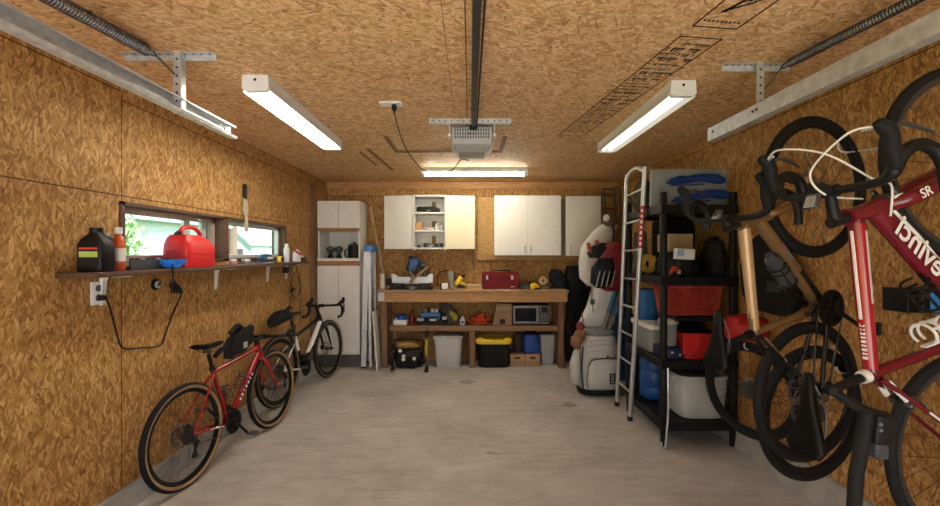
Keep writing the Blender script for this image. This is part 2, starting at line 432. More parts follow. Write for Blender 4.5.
def leafy(name, label, c, r, n, seed, trunk):
    rnd = random.Random(seed)
    t = thing(name, label, 'tree', (c[0], c[1], -.13))
    f = MB()
    for k in range(n):
        d = Vector((rnd.gauss(0, 1), rnd.gauss(0, 1), rnd.gauss(0, 1))).normalized() * rnd.uniform(.35, 1)
        p = Vector(c) + Vector((d.x * r[0], d.y * r[1], d.z * r[2]))
        u = Vector((rnd.uniform(-1, 1), rnd.uniform(-1, 1), rnd.uniform(-1, 1))).normalized(); v = frame_of(u)[0]
        L = rnd.uniform(.035, .08)
        a = f.ring([p - u * L, p - v * L * .5, p + u * L, p + v * L * .5]); f.bm.faces.new(a)
    f.build('foliage', leaf_a, t, 0)
    tr = MB().tube([(c[0], c[1], -.2), (c[0] + .05, c[1], c[2] - r[2] * .3), (c[0], c[1], c[2] + r[2] * .4)], [trunk, trunk * .7, trunk * .3])
    for k in range(5):
        a = k * 1.3; tr.tube([(c[0], c[1], c[2] - r[2] * .4), (c[0] + math.cos(a) * r[0] * .6, c[1] + math.sin(a) * r[1] * .6, c[2] + r[2] * .4)], [trunk * .4, trunk * .15], 6)
    tr.build('trunk', bark, t)
    return t
leafy('leafy_shrub', 'pale green leafy shrub outside the near end of the window', (-6.3, 7.35, 1.55), (.55, .5, .8), 1500, 3, .06)
leafy('garden_tree', 'green garden tree beside the distant gabled house', (-8.3, 19.4, 2.2), (1.0, 1.2, 1.3), 1500, 4, .12)
leafy('street_tree', 'tall dark trunked tree seen just past the window post', (-7.9, 13.95, 4.3), (1.3, 1.3, 1.4), 700, 5, .16)

# ------------------------------------------------------------------ light: sky, sun outside, fluorescent tubes
wd = bpy.data.worlds.new('World'); SC.world = wd; wd.use_nodes = True
nt = wd.node_tree; bg = nt.nodes['Background']
sky = nd(nt, 'ShaderNodeTexSky', sky_type='NISHITA'); sky.sun_disc = False; sky.sun_elevation = math.radians(48); sky.sun_rotation = math.radians(70)
sky.air_density = 1.0; sky.dust_density = 3.0; sky.ozone_density = 1.0
hs = nd(nt, 'ShaderNodeHueSaturation'); hs.inputs['Saturation'].default_value = .55
nt.links.new(sky.outputs[0], hs.inputs['Color']); nt.links.new(hs.outputs[0], bg.inputs[0]); bg.inputs[1].default_value = SKY
sl = bpy.data.lights.new('Sun', 'SUN'); sl.energy = SUN; sl.angle = math.radians(1); sl.color = (1, .96, .9)
so = bpy.data.objects.new('Sun', sl); COL.objects.link(so)
so.rotation_euler = Vector((-.45, .42, -.78)).to_track_quat('-Z', 'Y').to_euler()

tube_m = M('fluorescent_tube_bright', (1.0, .97, .88), .4, emis=TUBE_L, var=0)
tube_r = M('fluorescent_tube_dim', (1.0, .97, .88), .4, emis=TUBE_R, var=0)
tube_b = M('fluorescent_tube_rear', (1.0, .93, .78), .4, emis=TUBE_B, var=0)
lamp_w = M('lamp_enamel', (0.74, 0.74, 0.72), 0.4, var=.03)
def tube_light(label, a, b, w, tm, bare=False):
    """two tube strip light hanging under the ceiling from a to b (points on the ceiling), width w"""
    a, b = Vector((*a, ZC)), Vector((*b, ZC)); d = (b - a).normalized(); s = Vector((d.y, -d.x, 0)); up = Vector((0, 0, 1))
    t = thing('fluorescent_light', label, 'ceiling light', (a + b) / 2)
    def sec(p, prof, mb):
        return mb.ring([p + s * x + up * z for x, z in prof])
    hw = w / 2
    h = MB(); prof = [(-hw, 0), (hw, 0), (hw, -.045), (hw * .55, -.06), (.012, -.032), (-.012, -.032), (-hw * .55, -.06), (-hw, -.045)]
    h.skin([sec(a, prof, h), sec(b, prof, h)]); h.build('housing', lamp_w, t, 30)
    rf = MB()
    for sg in (-1, 1):
        pr = [(sg * hw, -.04), (sg * (hw + .014), -.088), (sg * (hw + .010), -.090), (sg * (hw - .004), -.042)]
        rf.skin([sec(a + d * .01, pr, rf), sec(b - d * .01, pr, rf)])
    rf.build('reflector', lamp_w, t, 30)
    if bare: bpy.data.objects.remove(kids(t)[-1])
    for p, q, nm in ((a, a + d * .022, 'end_cap'), (b - d * .022, b, 'end_cap')):
        e = MB(); pr = [(-hw - .004, -.001), (hw + .004, -.001), (hw + .008, -.078), (hw - .012, -.092), (-hw + .012, -.092), (-hw - .008, -.078)]
        e.skin([sec(p - d * .012, pr, e), sec(q, pr, e)]); o = e.build(nm, lamp_w, t, 20)
        MB().cyl(p - d * .014 + up * -.028, p - d * .011 + up * -.028, .008, 12).build('knockout', black, o)
    for sg in (-.5, .5):
        MB().cyl(a + d * .03 + s * (hw * sg * (1.22 if bare else .9)) + up * -.066, b - d * .03 + s * (hw * sg * (1.22 if bare else .9)) + up * -.066, .0130, 14).build('tube', tm, t)
    return t
tube_light('long twin tube light glowing brightest on the window side of ceiling', (-1.205, 2.366), (-1.205, 3.72), .135, tube_m)
tube_light('dimmer twin tube light on the ceiling beside the printed board stamp', (1.235, 2.44), (1.235, 3.82), .135, tube_r)
tube_light('crosswise twin tube light on the ceiling near the rear wall cabinets', (-.555, 4.98), (.67, 4.98), .13, tube_b, True)

# ------------------------------------------------------------------ camera
cd = bpy.data.cameras.new('Camera'); cd.sensor_width = 36; cd.lens = 36 * FOC / 940; cd.clip_start = .02
co = bpy.data.objects.new('Camera', cd); COL.objects.link(co); co.location = (0, 0, EYE); co.rotation_euler = (PI / 2, 0, 0); SC.camera = co
SC.view_settings.view_transform = 'Standard'; SC.view_settings.look = 'None'; SC.view_settings.gamma = 1; SC.view_settings.use_curve_mapping = False
SC.view_settings.exposure = EXPO
V = Vector
# ------------------------------------------------------------------ garage door tracks, hangers, springs
def track(label, x, z, y1, s):
    t = thing('garage_door_track', label, 'track', (x, .8, z), 'overhead door tracks')
    prof = [(-.018, .038), (.016, .038), (.020, .026), (.017, .026), (.014, .034), (-.014, .034), (-.014, -.034), (.020, -.036), (.026, -.026), (.030, -.027), (.024, -.042), (-.018, -.040)]
    m = MB(); pr = [(x - s * a, z + b) for a, b in prof]
    m.skin([m.ring([(p, YF, q) for p, q in pr]), m.ring([(p, y1, q) for p, q in pr])]); m.build('channel', galv, t, 25)
    for y in (y1 - .06, y1 - .42, y1 - .45): MB().cyl((x - .018 if x > 0 else x - .016, y, z + .006), (x - .023 if x > 0 else x - .010, y, z + .006), .007, 10).build('bolt', steel, t)
    return t
track('galvanised door track below the ceiling on the window wall side', -1.445, 2.235, 2.56, -1)
track('galvanised door track below the ceiling above the hanging bicycles', 1.50, 2.235, 2.62, -1)
def perforated(m, a, b, w, th, hint):
    m.bar(a, b, w, th, .001, hint)
    return m
def holes(a, b, n, nrm, off, t):
    a, b = V(a), V(b); nrm = V(nrm)
    for k in range(n):
        p = a.lerp(b, (k + .5) / n) + nrm * off
        MB().cyl(p, p + nrm * .0015, .0055, 8).build('bolt_hole', black, t)
def hanger(label, x0, x1, xv, y, zb):
    t = thing('track_hanger', label, 'bracket', (xv, y, ZC), 'perforated track hangers')
    perforated(MB(), (x0, y, ZC - .003), (x1, y, ZC - .003), .036, .005, V((0, 0, 1))).bar((x0, y + .018, ZC - .016), (x1, y + .018, ZC - .016), .004, .032).build('ceiling_strap', galv, t, 0)
    MB().bar((xv, y - .02, ZC), (xv, y - .02, zb), .036, .005, 0, V((0, 1, 0))).bar((xv + .018, y - .004, ZC), (xv + .018, y - .004, zb), .005, .034, 0, V((0, 1, 0))).build('drop_leg', galv, t, 0)
    holes((xv, y - .023, ZC - .02), (xv, y - .023, zb), 7, (0, -1, 0), 0, t)
    holes((x0, y, ZC - .006), (x1, y, ZC - .006), 11, (0, 0, -1), 0, t)
hanger('perforated steel hanger holding the track on the window wall side', -1.74, -1.28, -1.45, 2.10, 2.19)
hanger('perforated steel hanger holding the track above the hanging bicycles', 1.34, 1.70, 1.52, 2.22, 2.19)
def spring(label, a, b, c, r, n):
    a, b, c = V(a), V(b), V(c); d = (b - a).normalized(); sd, u = frame_of(d)
    t = thing('extension_spring', label, 'spring', a, 'door extension springs')
    L = (b - a).length; pts = []
    for k in range(n * 10 + 1):
        q = k / 10 * 2 * PI; pts.append(a + d * (L * k / (n * 10)) + sd * r * math.cos(q) + u * r * math.sin(q))
    MB().tube(pts, .0036, 5).build('coil', steel, t)
    m = MB().tube([b + d * -.01, b + d * .03 + u * .012, b + d * .06, b + d * .03 - u * .012, b + d * -.01], .004, 6, smooth=4).bar(b + d * .05, c, .016, .006)
    m.build('hook_rod', steel, t)
spring('stretched dark coil spring above the track on the window wall side', (-1.53, .10, 2.33), (-1.515, 1.97, 2.452), (-1.455, 2.07, 2.38), .026, 140)
spring('stretched dark coil spring above the track over the hanging bicycles', (1.62, .10, 2.33), (1.60, 2.10, 2.45), (1.54, 2.19, 2.36), .019, 150)

# ------------------------------------------------------------------ door opener
t = thing('garage_door_opener', 'grey garage door opener motor hung from ceiling with long rail', 'door opener', (0.02, 3.4, ZC))
m = MB(); secs = []
for y, zt, zb, hw in ((3.20, 2.452, 2.365, .150), (3.23, 2.475, 2.335, .158), (3.45, 2.475, 2.315, .158), (3.62, 2.47, 2.34, .150), (3.70, 2.45, 2.39, .135)):
    secs.append(m.ring([(.015 + sx * hw, y, z) for sx, z in ((-1, zb + .015), (-.93, zb), (.93, zb), (1, zb + .015), (1, zt - .01), (.95, zt), (-.95, zt), (-1, zt - .01))]))
m.skin(secs); body = m.build('motor_housing', M('opener_grey', (.50, .51, .51), .4, var=.04), t, 25)
gr = MB()
for r, z in ((0, 2.437), (1, 2.410), (2, 2.383)):
    for k in range(14):
        gr.box((.015 - .128 + k * .0197, 3.198, z), (.010, .006, .020))
gr.build('vent_slot', M('vent_shadow', (.09, .09, .09), .7), body, 0)
MB().cyl((-.005, 3.199, 2.41), (-.005, 3.192, 2.41), .006).cyl((.03, 3.199, 2.41), (.03, 3.192, 2.41), .006).build('screw', steel, body)
m = MB(); q = []
for y, zt, zb, hw in ((3.26, 2.345, 2.325, .15), (3.31, 2.345, 2.295, .146), (3.56, 2.35, 2.30, .135), (3.69, 2.40, 2.36, .12)):
    q.append(m.ring([(.015 + sx * hw, y, z) for sx, z in ((-1, zb + .02), (-.75, zb), (.75, zb), (1, zb + .02), (1, zt), (-1, zt))]))
m.skin(q); m.build('light_lens', M('milky_lens', (.36, .36, .34), .6, var=.05), t, 25)
MB().bar((-.305, 3.14, ZC - .018), (.305, 3.14, ZC - .018), .036, .036).build('ceiling_angle', galv, t, 0)
holes((-.295, 3.12, ZC - .018), (.295, 3.12, ZC - .018), 13, (0, -1, 0), 0, t)
for sx in (-.155, .185):
    b = MB().bar((sx, 3.16, ZC - .02), (sx, 3.20, 2.36), .030, .004, 0, V((1, 0, 0))).cyl((sx - .012, 3.17, 2.39), (sx + .012, 3.17, 2.39), .009, 10)
    b.build('hanger_strap', galv, t, 0)
rl = MB().span((.008, YF, 2.448), (.044, 3.22, 2.466), .003).span((.018, YF, 2.466), (.034, 3.22, 2.48)); rl.build('rail', M('rail_steel', (.10, .11, .12), .35, .8, var=.15), t, 0)
MB().tube([(.066, YF, 2.44), (.05, 3.22, 2.452)], .005, 6).build('drive_chain', black, t)
MB().span((-.005, 3.165, 2.435), (.055, 3.22, 2.47), .006).build('rail_clamp', black, t)
MB().cyl((-.02, 3.60, 2.33), (-.025, 3.60, 2.285), .012, 10).build('plug_socket', galv, t)
o = MB().span((-.60, 2.76, ZC - .012), (-.455, 2.84, ZC + .001), .003).build('ceiling_outlet', white_plastic)
tag(o, 'white two socket outlet plate on the ceiling beside the opener', 'outlet')
pg = thing('power_cord', 'dark looping cord from the ceiling outlet down to the opener', 'cord', (-.5, 2.8, ZC - .012))
MB().box((-.505, 2.80, ZC - .03), (.032, .034, .040), None, .006).cyl((-.505, 2.80, ZC - .05), (-.503, 2.80, ZC - .075), .008, 10, .005).build('plug', black, pg)
MB().tube([V((-.505, 2.80, ZC - .06)), at(399, 131, 2.95), at(408, 152, 3.12), at(422, 169, 3.28), at(437, 174.5, 3.40), at(452, 170, 3.52), at(461, 160, 3.59), V((-.022, 3.60, 2.295))], .0042, 7, smooth=8).build('cable', M('cord_brown', (.05, .04, .035), .5), pg)

# ------------------------------------------------------------------ printed grade stamp on the ceiling board
ink = M('stamp_ink', (.012, .009, .007), .8, var=.3)
st = thing('grade_stamp', 'black ink grade stamp printed in a long strip on the ceiling board', 'stamp', (1.0, 2.6, ZC - .001))
A, B = V((1.14, 1.45, ZC - .0008)), V((.85, 3.62, ZC - .0008)); D = (B - A).normalized(); Sx = V((-D.y, D.x, 0)) * -1
def q(u, v): return A + D * u + Sx * v
def strip(m, u0, u1, v0, v1): m.bm.faces.new(m.ring([q(u0, v0), q(u1, v0), q(u1, v1), q(u0, v1)]))
LT = (B - A).length; o = MB()
def outline(m, u0, u1, v0=-.11, v1=.11, w=.009):
    strip(m, u0, u1, v0, v0 + w); strip(m, u0, u1, v1 - w, v1); strip(m, u0, u0 + w, v0, v1); strip(m, u1 - w, u1, v0, v1)
outline(o, .03, .42); outline(o, .50, LT - .04); o.build('border', ink, st, 0)
rn = random.Random(5); o = MB()
u = .56
while u < LT - .12:
    hh = rn.choice((.016, .02, .026, .042)); v = -.095; end = rn.uniform(.05, .10)
    while v < end:
        L = rn.uniform(.006, .016) * (1.6 if hh > .03 else 1)
        if rn.random() < .82: strip(o, u, u + hh * (1 if rn.random() < .6 else .5), v, v + L * .55); strip(o, u, u + hh * .35, v, v + L * .85)
        v += L
    u += hh + rn.choice((.014, .02, .03))
o.build('fine_print', ink, st, 0)
o = MB()
for a, b, w in (((.30, -.05), (.14, 0), .018), ((.22, .0), (.14, .0), .02), ((.14, .0), (.12, .09), .012), ((.30, -.06), (.22, .03), .014), ((.22, .02), (.18, .07), .012)):
    a, b = V(a), V(b); d = (b - a).normalized(); n = V((-d.y, d.x)) * w / 2
    o.bm.faces.new(o.ring([q(*(a + n)), q(*(b + n)), q(*(b - n)), q(*(a - n))]))
for k in range(9): strip(o, .36, .375, -.09 + k * .02, -.078 + k * .02)
o.build('tree_mark', ink, st, 0)

# ------------------------------------------------------------------ window-wall shelf with its things
SZ = 1.405
t = thing('wall_shelf', 'long dark stained plank shelf on white brackets under the windows', 'shelf', (XL, 3.2, SZ))
MB().span((XL + .001, 2.04, SZ - .028), (-1.82, 4.78, SZ), .004, 2).build('plank', brown, t)
for y in (2.30, 3.33, 4.18, 4.6):
    MB().prism([(0, 0), (.16, 0), (.16, -.006), (.030, -.010), (.022, -.03), (.010, -.16), (0, -.165)], .026, (XL + .001, y, SZ - .0285), (1, 0, 0), (0, 0, 1)).build('bracket', white_paint, t, 0)

def jug(label, c, sx, sy, h, mat, lab, cap, red=False):
    t = thing('oil_jug', label, 'jug', c); c = V(c)
    sec = [(c + V((0, 0, z * h)), a * sx, b * sy, p) for z, a, b, p in ((0, .92, .92, 5), (.03, 1, 1, 5), (.45, 1, 1, 5), (.62, 1, 1, 5), (.74, .86, .86, 4), (.86, .42, .62, 3), (.9, .36, .55, 2.4))]
    MB().loft(sec, 24).build('body', mat, t, 50)
    MB().lathe([(.36 * sx * 1.2, .895 * h), (.36 * sx * 1.2, h), (.30 * sx, h * 1.01)], c, n=18).build('cap', cap, t)
    hd = MB().tube([c + V((0, sy * .5, .84 * h)), c + V((0, sy * .95, .80 * h)), c + V((0, sy * 1.02, .66 * h))], .011, 8, smooth=4); hd.build('handle', mat, t)
    if lab:
        fx = c + V((0, -sy - .0015, 0))
        MB().box(fx + V((sx * .1, 0, .34 * h)), (sx * 1.5, .002, .36 * h)).build('label_panel', M('label_black', (.03, .03, .03), .5), t, 0)
        MB().box(fx + V((sx * .1, -.0012, .40 * h)), (sx * 1.4, .002, .13 * h)).build('label_stripe', M('label_green', (.42, .55, .12), .5), t, 0)
        MB().box(fx + V((sx * .1, -.0012, .53 * h)), (sx * 1.4, .002, .045 * h)).build('label_stripe', M('label_red', (.55, .05, .04), .5), t, 0)
    return t
p0 = at(93, 271, 2.02)
jug('black plastic oil jug with a green striped label on the shelf', (-1.895, 2.13, SZ), .066, .050, .222, black, True, black)
jug('dark grey oil jug behind the black labelled jug on the shelf', (-1.955, 2.245, SZ), .055, .050, .205, darkgrey, False, white_plastic)
t = thing('spray_bottle', 'orange red bottle with pale cap beside the black oil jugs', 'bottle', (-1.895, 2.265, SZ))
MB().lathe([(.028, 0), (.031, .006), (.031, .155), (.022, .178), (.013, .19), (.013, .20)], (-1.895, 2.265, SZ), n=20).build('body', M('orange_bottle', (.62, .10, .025), .4), t)
MB().lathe([(.017, .198), (.017, .232), (.012, .235)], (-1.895, 2.265, SZ), n=16).build('cap', white_plastic, t)
MB().lathe([(.0315, .05), (.0315, .12)], (-1.895, 2.265, SZ), n=20, cap=False).build('label_band', M('bottle_label', (.75, .72, .68), .5), t)
# corrugated black hose / trough
t = thing('socket_tray', 'black ribbed tray of sockets lying along the window shelf', 'tray', (-1.90, 2.6, SZ))
MB().span((-1.985, 2.32, SZ), (-1.875, 2.73, SZ + .016), .004).span((-1.985, 2.32, SZ + .016), (-1.975, 2.73, SZ + .065)).span((-1.885, 2.32, SZ + .016), (-1.875, 2.73, SZ + .058)).build('base', darkgrey, t, 0)
for k in range(9):
    y = 2.35 + k * .04
    MB().lathe([(.013, 0), (.016, .003), (.016, .045), (.012, .048), (.012, .03)], (-1.925, y, SZ + .0165), n=12).build('socket', black if k % 3 else galv, t)
t = thing('funnel', 'bright blue plastic funnel brush lying in front of the red can', 'funnel', (-1.846, 2.60, SZ))
c = V((-1.846, 2.60, SZ))
m = MB().lathe([(.030, 0), (.036, .002), (.075, .05), (.078, .056), (.073, .056), (.033, .006)], c, n=28); m.build('cone', M('funnel_blue', (.03, .22, .75), .4), t)
r = MB()
for k in range(28):
    a = 2 * PI * k / 28; d = V((math.cos(a), math.sin(a), 0)); r.bar(c + d * .046 + V((0, 0, .012)), c + d * .079 + V((0, 0, .054)), .004, .006)
r.build('rib', M('funnel_blue_rib', (.04, .28, .85), .4), t, 0)
# red fuel can
c = V((-1.905, 2.86, SZ)); t = thing('fuel_can', 'bright red plastic fuel can with moulded handle in front of window', 'fuel can', c)
m = MB(); YV = V((0, 1, 0)); XV = V((1, 0, 0))
sec = [(0, .088, .150, .0), (.012, .092, .155, .0), (.11, .092, .155, .0), (.15, .088, .150, -.005), (.19, .078, .115, -.025), (.215, .06, .08, -.045)]
m.loft([(c + V((0, dy, z)), a, b, 7) for z, a, b, dy in sec], 28); m.build('body', red_plastic, t, 45)
MB().tube([c + V((0, -.10, .205)), c + V((0, -.085, .25)), c + V((0, -.03, .27)), c + V((0, .05, .262)), c + V((0, .10, .225)), c + V((0, .115, .15))], [.018, .015, .013, .013, .014, .018], 12, smooth=6).build('handle', red_plastic, t)
MB().cyl(c + V((0, -.085, .20)), c + V((-.01, -.115, .228)), .022, 18).build('spout_cap', black, t)
MB().box(c + V((.0935, -.03, .09)), (.004, .14, .012), None, .001).box(c + V((.0935, -.03, .06)), (.004, .10, .012), None, .001).box(c + V((-.0, -.1565, .08)), (.10, .004, .07), None, .001).build('embossed_panel', M('red_emboss', (.50, .012, .014), .5), t)
# things in front of the far window
sm = [('jar', 'small clear jar lid with pink contents beside red fuel can', (-1.93, 3.42), .03, .03, M('pink_jar', (.55, .30, .27), .3)),
      ('tin', 'short grey tin on the shelf below the far window', (-1.92, 3.60), .038, .028, grey)]
for n_, l_, (x, y), r_, h_, mt in sm:
    t = thing(n_, l_, n_, (x, y, SZ)); MB().lathe([(r_ * .95, 0), (r_, .003), (r_, h_), (r_ * .9, h_ + .004)], (x, y, SZ), n=18).build('body', mt, t); MB().lathe([(r_ * .92, h_ + .004), (r_ * .92, h_ + .014), (r_ * .8, h_ + .016)], (x, y, SZ), n=18).build('lid', white_plastic, t)
t = thing('sander', 'dark blue and silver orbital sander lying on the shelf', 'sander', (-1.90, 3.90, SZ))
MB().loft([(V((-1.90, 3.81, SZ + .035)), .035, .018, 2.4, (1, 0, 0), (0, 0, 1)), (V((-1.90, 3.87, SZ + .045)), .045, .042, 2.6, (1, 0, 0), (0, 0, 1)), (V((-1.90, 3.94, SZ + .045)), .045, .042, 2.6, (1, 0, 0), (0, 0, 1)), (V((-1.90, 4.04, SZ + .035)), .024, .022, 2.4, (1, 0, 0), (0, 0, 1))], 18).build('body', M('tool_navy', (.03, .06, .12), .4), t)
MB().box((-1.90, 3.90, SZ + .006), (.10, .15, .012), None, .003).build('pad', galv, t); MB().box((-1.856, 3.90, SZ + .05), (.004, .10, .02), None, .001).build('stripe', white_plastic, t)
t = thing('tape_measure', 'yellow and black tape measure on the shelf by the sander', 'tape measure', (-1.87, 4.14, SZ))
MB().box((-1.87, 4.14, SZ + .033), (.04, .075, .066), None, .014, 3).build('case', yellow, t); MB().box((-1.848, 4.145, SZ + .033), (.006, .05, .045), None, .002).box((-1.87, 4.182, SZ + .012), (.03, .02, .02), None, .003).build('grip', black, t)
t = thing('spray_can', 'slim white can standing on the shelf past the window', 'can', (-1.93, 4.42, SZ))
MB().lathe([(.026, 0), (.028, .004), (.028, .14), (.02, .155)], (-1.93, 4.42, SZ), n=18).build('body', white_plastic, t); MB().lathe([(.018, .153), (.018, .19), (.012, .193)], (-1.93, 4.42, SZ), n=14).build('cap', white_plastic, t)
t = thing('glue_gun', 'white and red caulking bottle with slanted nozzle on the shelf end', 'bottle', (-1.89, 4.58, SZ))
MB().loft([(V((-1.89, 4.58, SZ)), .04, .028, 3), (V((-1.89, 4.58, SZ + .08)), .042, .03, 3), (V((-1.89, 4.58, SZ + .12)), .03, .022, 3), (V((-1.89, 4.58, SZ + .135)), .012, .012, 2)], 18).build('body', white_plastic, t)
MB().bar((-1.91, 4.55, SZ + .13), (-1.83, 4.55, SZ + .075), .018, .02, .003).build('trigger', M('red_trim', (.55, .03, .03), .4), t)
t = thing('charger', 'black and white tool charger at the far end of shelf', 'charger', (-1.90, 4.70, SZ))
MB().box((-1.90, 4.70, SZ + .025), (.11, .09, .05), (0, .1, 0), .01, 2).build('body', darkgrey, t); MB().box((-1.90, 4.70, SZ + .058), (.06, .06, .02), (0, .1, 0), .004).build('dock', white_plastic, t)

# outlet, round dial, cords
o = thing('wall_outlet', 'white wall outlet with a black plug below the shelf end', 'outlet', (XL, 2.16, 1.24))
c = at(97, 293, 2.27); yy = 2.02 * 420 / (470 - 97); c = V((XL, yy, 1.5 - 40 / 420 * yy))
MB().box(c + V((.004, 0, 0)), (.008, .085, .125), None, .003, 2).build('cover_plate', white_plastic, o)
for dz in (-.026, .026):
    MB().lathe([(.0185, 0), (.0185, .004)], c + V((.006, 0, dz)), (1, 0, 0), 20).build('receptacle', M('outlet_dark', (.10, .10, .10), .5), o)
def wallpt(px, py, off=.012):
    y = (2.02 - off) * 420 / (470 - px); return V((XL + off, y, 1.5 - (py - 253) / 420 * y))
pc = thing('extension_cable', 'black cable looping from the wall outlet along the board wall', 'cable', c + V((0, 0, -.03)))
MB().box(c + V((.028, 0, -.026)), (.03, .03, .028), None, .006, 2).build('plug', black, pc)
MB().tube([c + V((.04, 0, -.028)), wallpt(107, 300, .03), wallpt(112, 315, .015), wallpt(117, 335, .01), wallpt(123, 348, .01), wallpt(140, 348), wallpt(160, 345.5), wallpt(165, 335), wallpt(171, 318), wallpt(178, 302, .02), wallpt(181, 294, .06), wallpt(177, 287, .12), wallpt(173, 282, .16)], .0048, 7, smooth=6).build('cable', M('cable_black', (.02, .016, .014), .5), pc)
kb = MB()
for k in range(5):
    a = k * .7; kb.tube([wallpt(173, 280, .17), wallpt(170 + 6 * math.sin(a), 287, .14 + .01 * k), wallpt(176 + 5 * math.cos(a), 293, .10 + .012 * k), wallpt(181 - 3 * math.sin(a), 289, .12), wallpt(174, 281, .17)], .005, 6, smooth=5)
kb.tube([wallpt(171, 264.5, .165), wallpt(172, 265.5, .212), wallpt(173, 272, .215), wallpt(173, 280, .17)], .005, 6, smooth=4); kb.build('coiled_knot', black, pc)
y = 2.02 * 420 / (470 - 155); c = V((XL, y, 1.5 - 31.5 / 420 * y)); t = thing('round_dial', 'round black and steel dial fitting on the wall under the shelf', 'dial', c)
MB().lathe([(.036, 0), (.036, .010), (.026, .016)], c, (1, 0, 0), 24).build('bezel', black, t); MB().lathe([(.024, .014), (.024, .020), (.02, .022)], c, (1, 0, 0), 20).build('face', galv, t)
MB().box(c + V((.024, .004, .004)), (.006, .034, .008), (0.7, 0, 0), .001).build('key_bar', black, t)
def wp2(px, py, off): return wallpt(px, py, off)
t = thing('charger_cable', 'tangled black charger cables hanging below the far shelf end', 'cable', wallpt(292, 268, .05))
MB().box(wallpt(286, 270, .10), (.05, .07, .05), (.3, 0, 0), .006).build('adapter', black, t)
m = MB()
m.tube([wallpt(294, 262.5, .212), wallpt(292, 270, .19), wallpt(289.5, 282, .03), wallpt(292, 292, .03), wallpt(290, 302, .03), wallpt(289, 313, .02)], .0045, 6, smooth=6)
m.tube([wallpt(295, 262.5, .212), wallpt(298, 276, .15), wallpt(300, 288, .03), wallpt(297, 298, .04), wallpt(293, 296, .05), wallpt(291, 288, .04), wallpt(293, 276, .10), wallpt(295, 272, .12)], .0045, 6, smooth=6)
m.tube([wallpt(299, 272, .10), wallpt(300, 280, .04), wallpt(301, 295, .03), wallpt(300, 306, .03), wallpt(301, 316, .02)], .004, 6, smooth=6); m.build('cable', black, t)
MB().box(wallpt(292.5, 290, .06), (.035, .07, .035), (.5, .2, 0), .008).build('plug', black, t)

# pruning saw hanging over the window post
t = thing('hand_saw', 'saw with black handle in a pale sheath hung above the windows', 'saw', wallpt(245, 184, .01))
a, b, c_, d_ = wallpt(245, 184, .012), wallpt(245, 199, .014), wallpt(244, 209, .016), wallpt(247, 228, .02)
MB().bar(a, b, .042, .022, .006, V((1, 0, 0))).build('handle', black, t)
fx = V((0, 1, 0)); fz = V((0, 0, 1)); o0 = wallpt(245, 200, .014)
MB().prism([(-.025, .02), (.025, .02), (.045, -.03), (.04, -.12), (.055, -.27), (.02, -.285), (-.01, -.27), (.0, -.16), (-.04, -.10), (-.035, -.03)], .006, o0, fx, fz).build('sheath', M('pale_sheath', (.52, .42, .30), .5, var=.2), t, 0)
# ------------------------------------------------------------------ tall cabinet in the far corner
X0, X1, Y0, Y1 = -1.99, -1.437, 5.47, 5.90
t = thing('tall_cabinet', 'tall white cabinet with an open niche in the far corner', 'cabinet', (-1.71, 5.69, 0))
zs = dict(toe=.0, base=.185, dtop=1.33, n0=1.396, n1=1.787, t0=1.826, top=2.18)
m = MB(); th = .02
m.span((X0, Y0 + .02, .17), (X0 + th, Y1, zs['top'] - .001)).span((X1 - th, Y0 + .02, .17), (X1, Y1, zs['top'] - .001)).span((X0 + th, Y1 - .012, .17), (X1 - th, Y1, zs['top'] - .001))
for a, b in ((.17, .185), (1.33, zs['n0']), (zs['n1'], zs['t0']), (zs['top'] - .02, zs['top'])): m.span((X0 + th, Y0 + .021, a), (X1 - th, Y1 - .012, b))
m.build('carcass', white_paint, t, 0)
MB().span((X0 + .01, Y0 + .06, 0), (X1 - .01, Y1, .169)).build('toe_kick', M('toe_kick_grey', (.10, .095, .085), .7, var=.15), t, 0)
MB().span((X0, Y0 + .0, 1.396 - .0), (X1, Y0 + .021, 1.432)).build('shelf_front', white_paint, t, 0)
strip_m = M('oak_strip', (.30, .15, .06), .5, var=.2, scale=8, stretch=(1, 8, 8))
for a, b in ((1.335, 1.394), (1.787, 1.824)): MB().span((X0, Y0 + .004, a), (X1, Y0 + .021, b), .003).build('finger_pull', strip_m, t, 0)
xm = (X0 + X1) / 2
for a, b in ((.187, 1.333), (1.826, 2.18)):
    for xa, xb in ((X0, xm - .002), (xm + .002, X1)): MB().span((xa, Y0, a), (xb, Y0 + .0195, b), .002).build('door', white_paint, t, 0)
def hourglass(label, x, y):
    t = thing('coffee_grinder', label, 'gadget', (x, y, 1.396)); z = 1.396
    MB().lathe([(.052, 0), (.055, .006), (.050, .035), (.030, .06), (.022, .09)], (x, y, z), n=20).build('base', black, t)
    MB().lathe([(.022, .088), (.034, .11), (.052, .135), (.055, .165), (.05, .178)], (x, y, z), n=20).build('hopper', darkgrey, t)
    MB().lathe([(.05, .178), (.03, .186), (.012, .19), (.012, .20)], (x, y, z), n=20).build('lid', black, t)
hourglass('black hourglass shaped gadget by the niche side near the window wall', -1.865, 5.62)
hourglass('black hourglass shaped gadget in the niche next to the white cup', -1.755, 5.62)
t = thing('mug', 'small white cup standing in the cabinet niche', 'mug', (-1.675, 5.58, 1.396))
MB().lathe([(.024, 0), (.028, .003), (.031, .085), (.028, .085), (.025, .01)], (-1.672, 5.60, 1.396), n=20).build('cup', white_plastic, t)
MB().tube([(-1.642, 5.60, 1.46), (-1.624, 5.60, 1.455), (-1.624, 5.60, 1.43), (-1.643, 5.60, 1.42)], .004, 6, smooth=4).build('handle', white_plastic, t)
t = thing('canister', 'large black lidded canister in the cabinet niche', 'canister', (-1.535, 5.62, 1.396))
MB().lathe([(.083, 0), (.088, .006), (.088, .18), (.084, .19)], (-1.545, 5.62, 1.396), n=28).build('body', black, t)
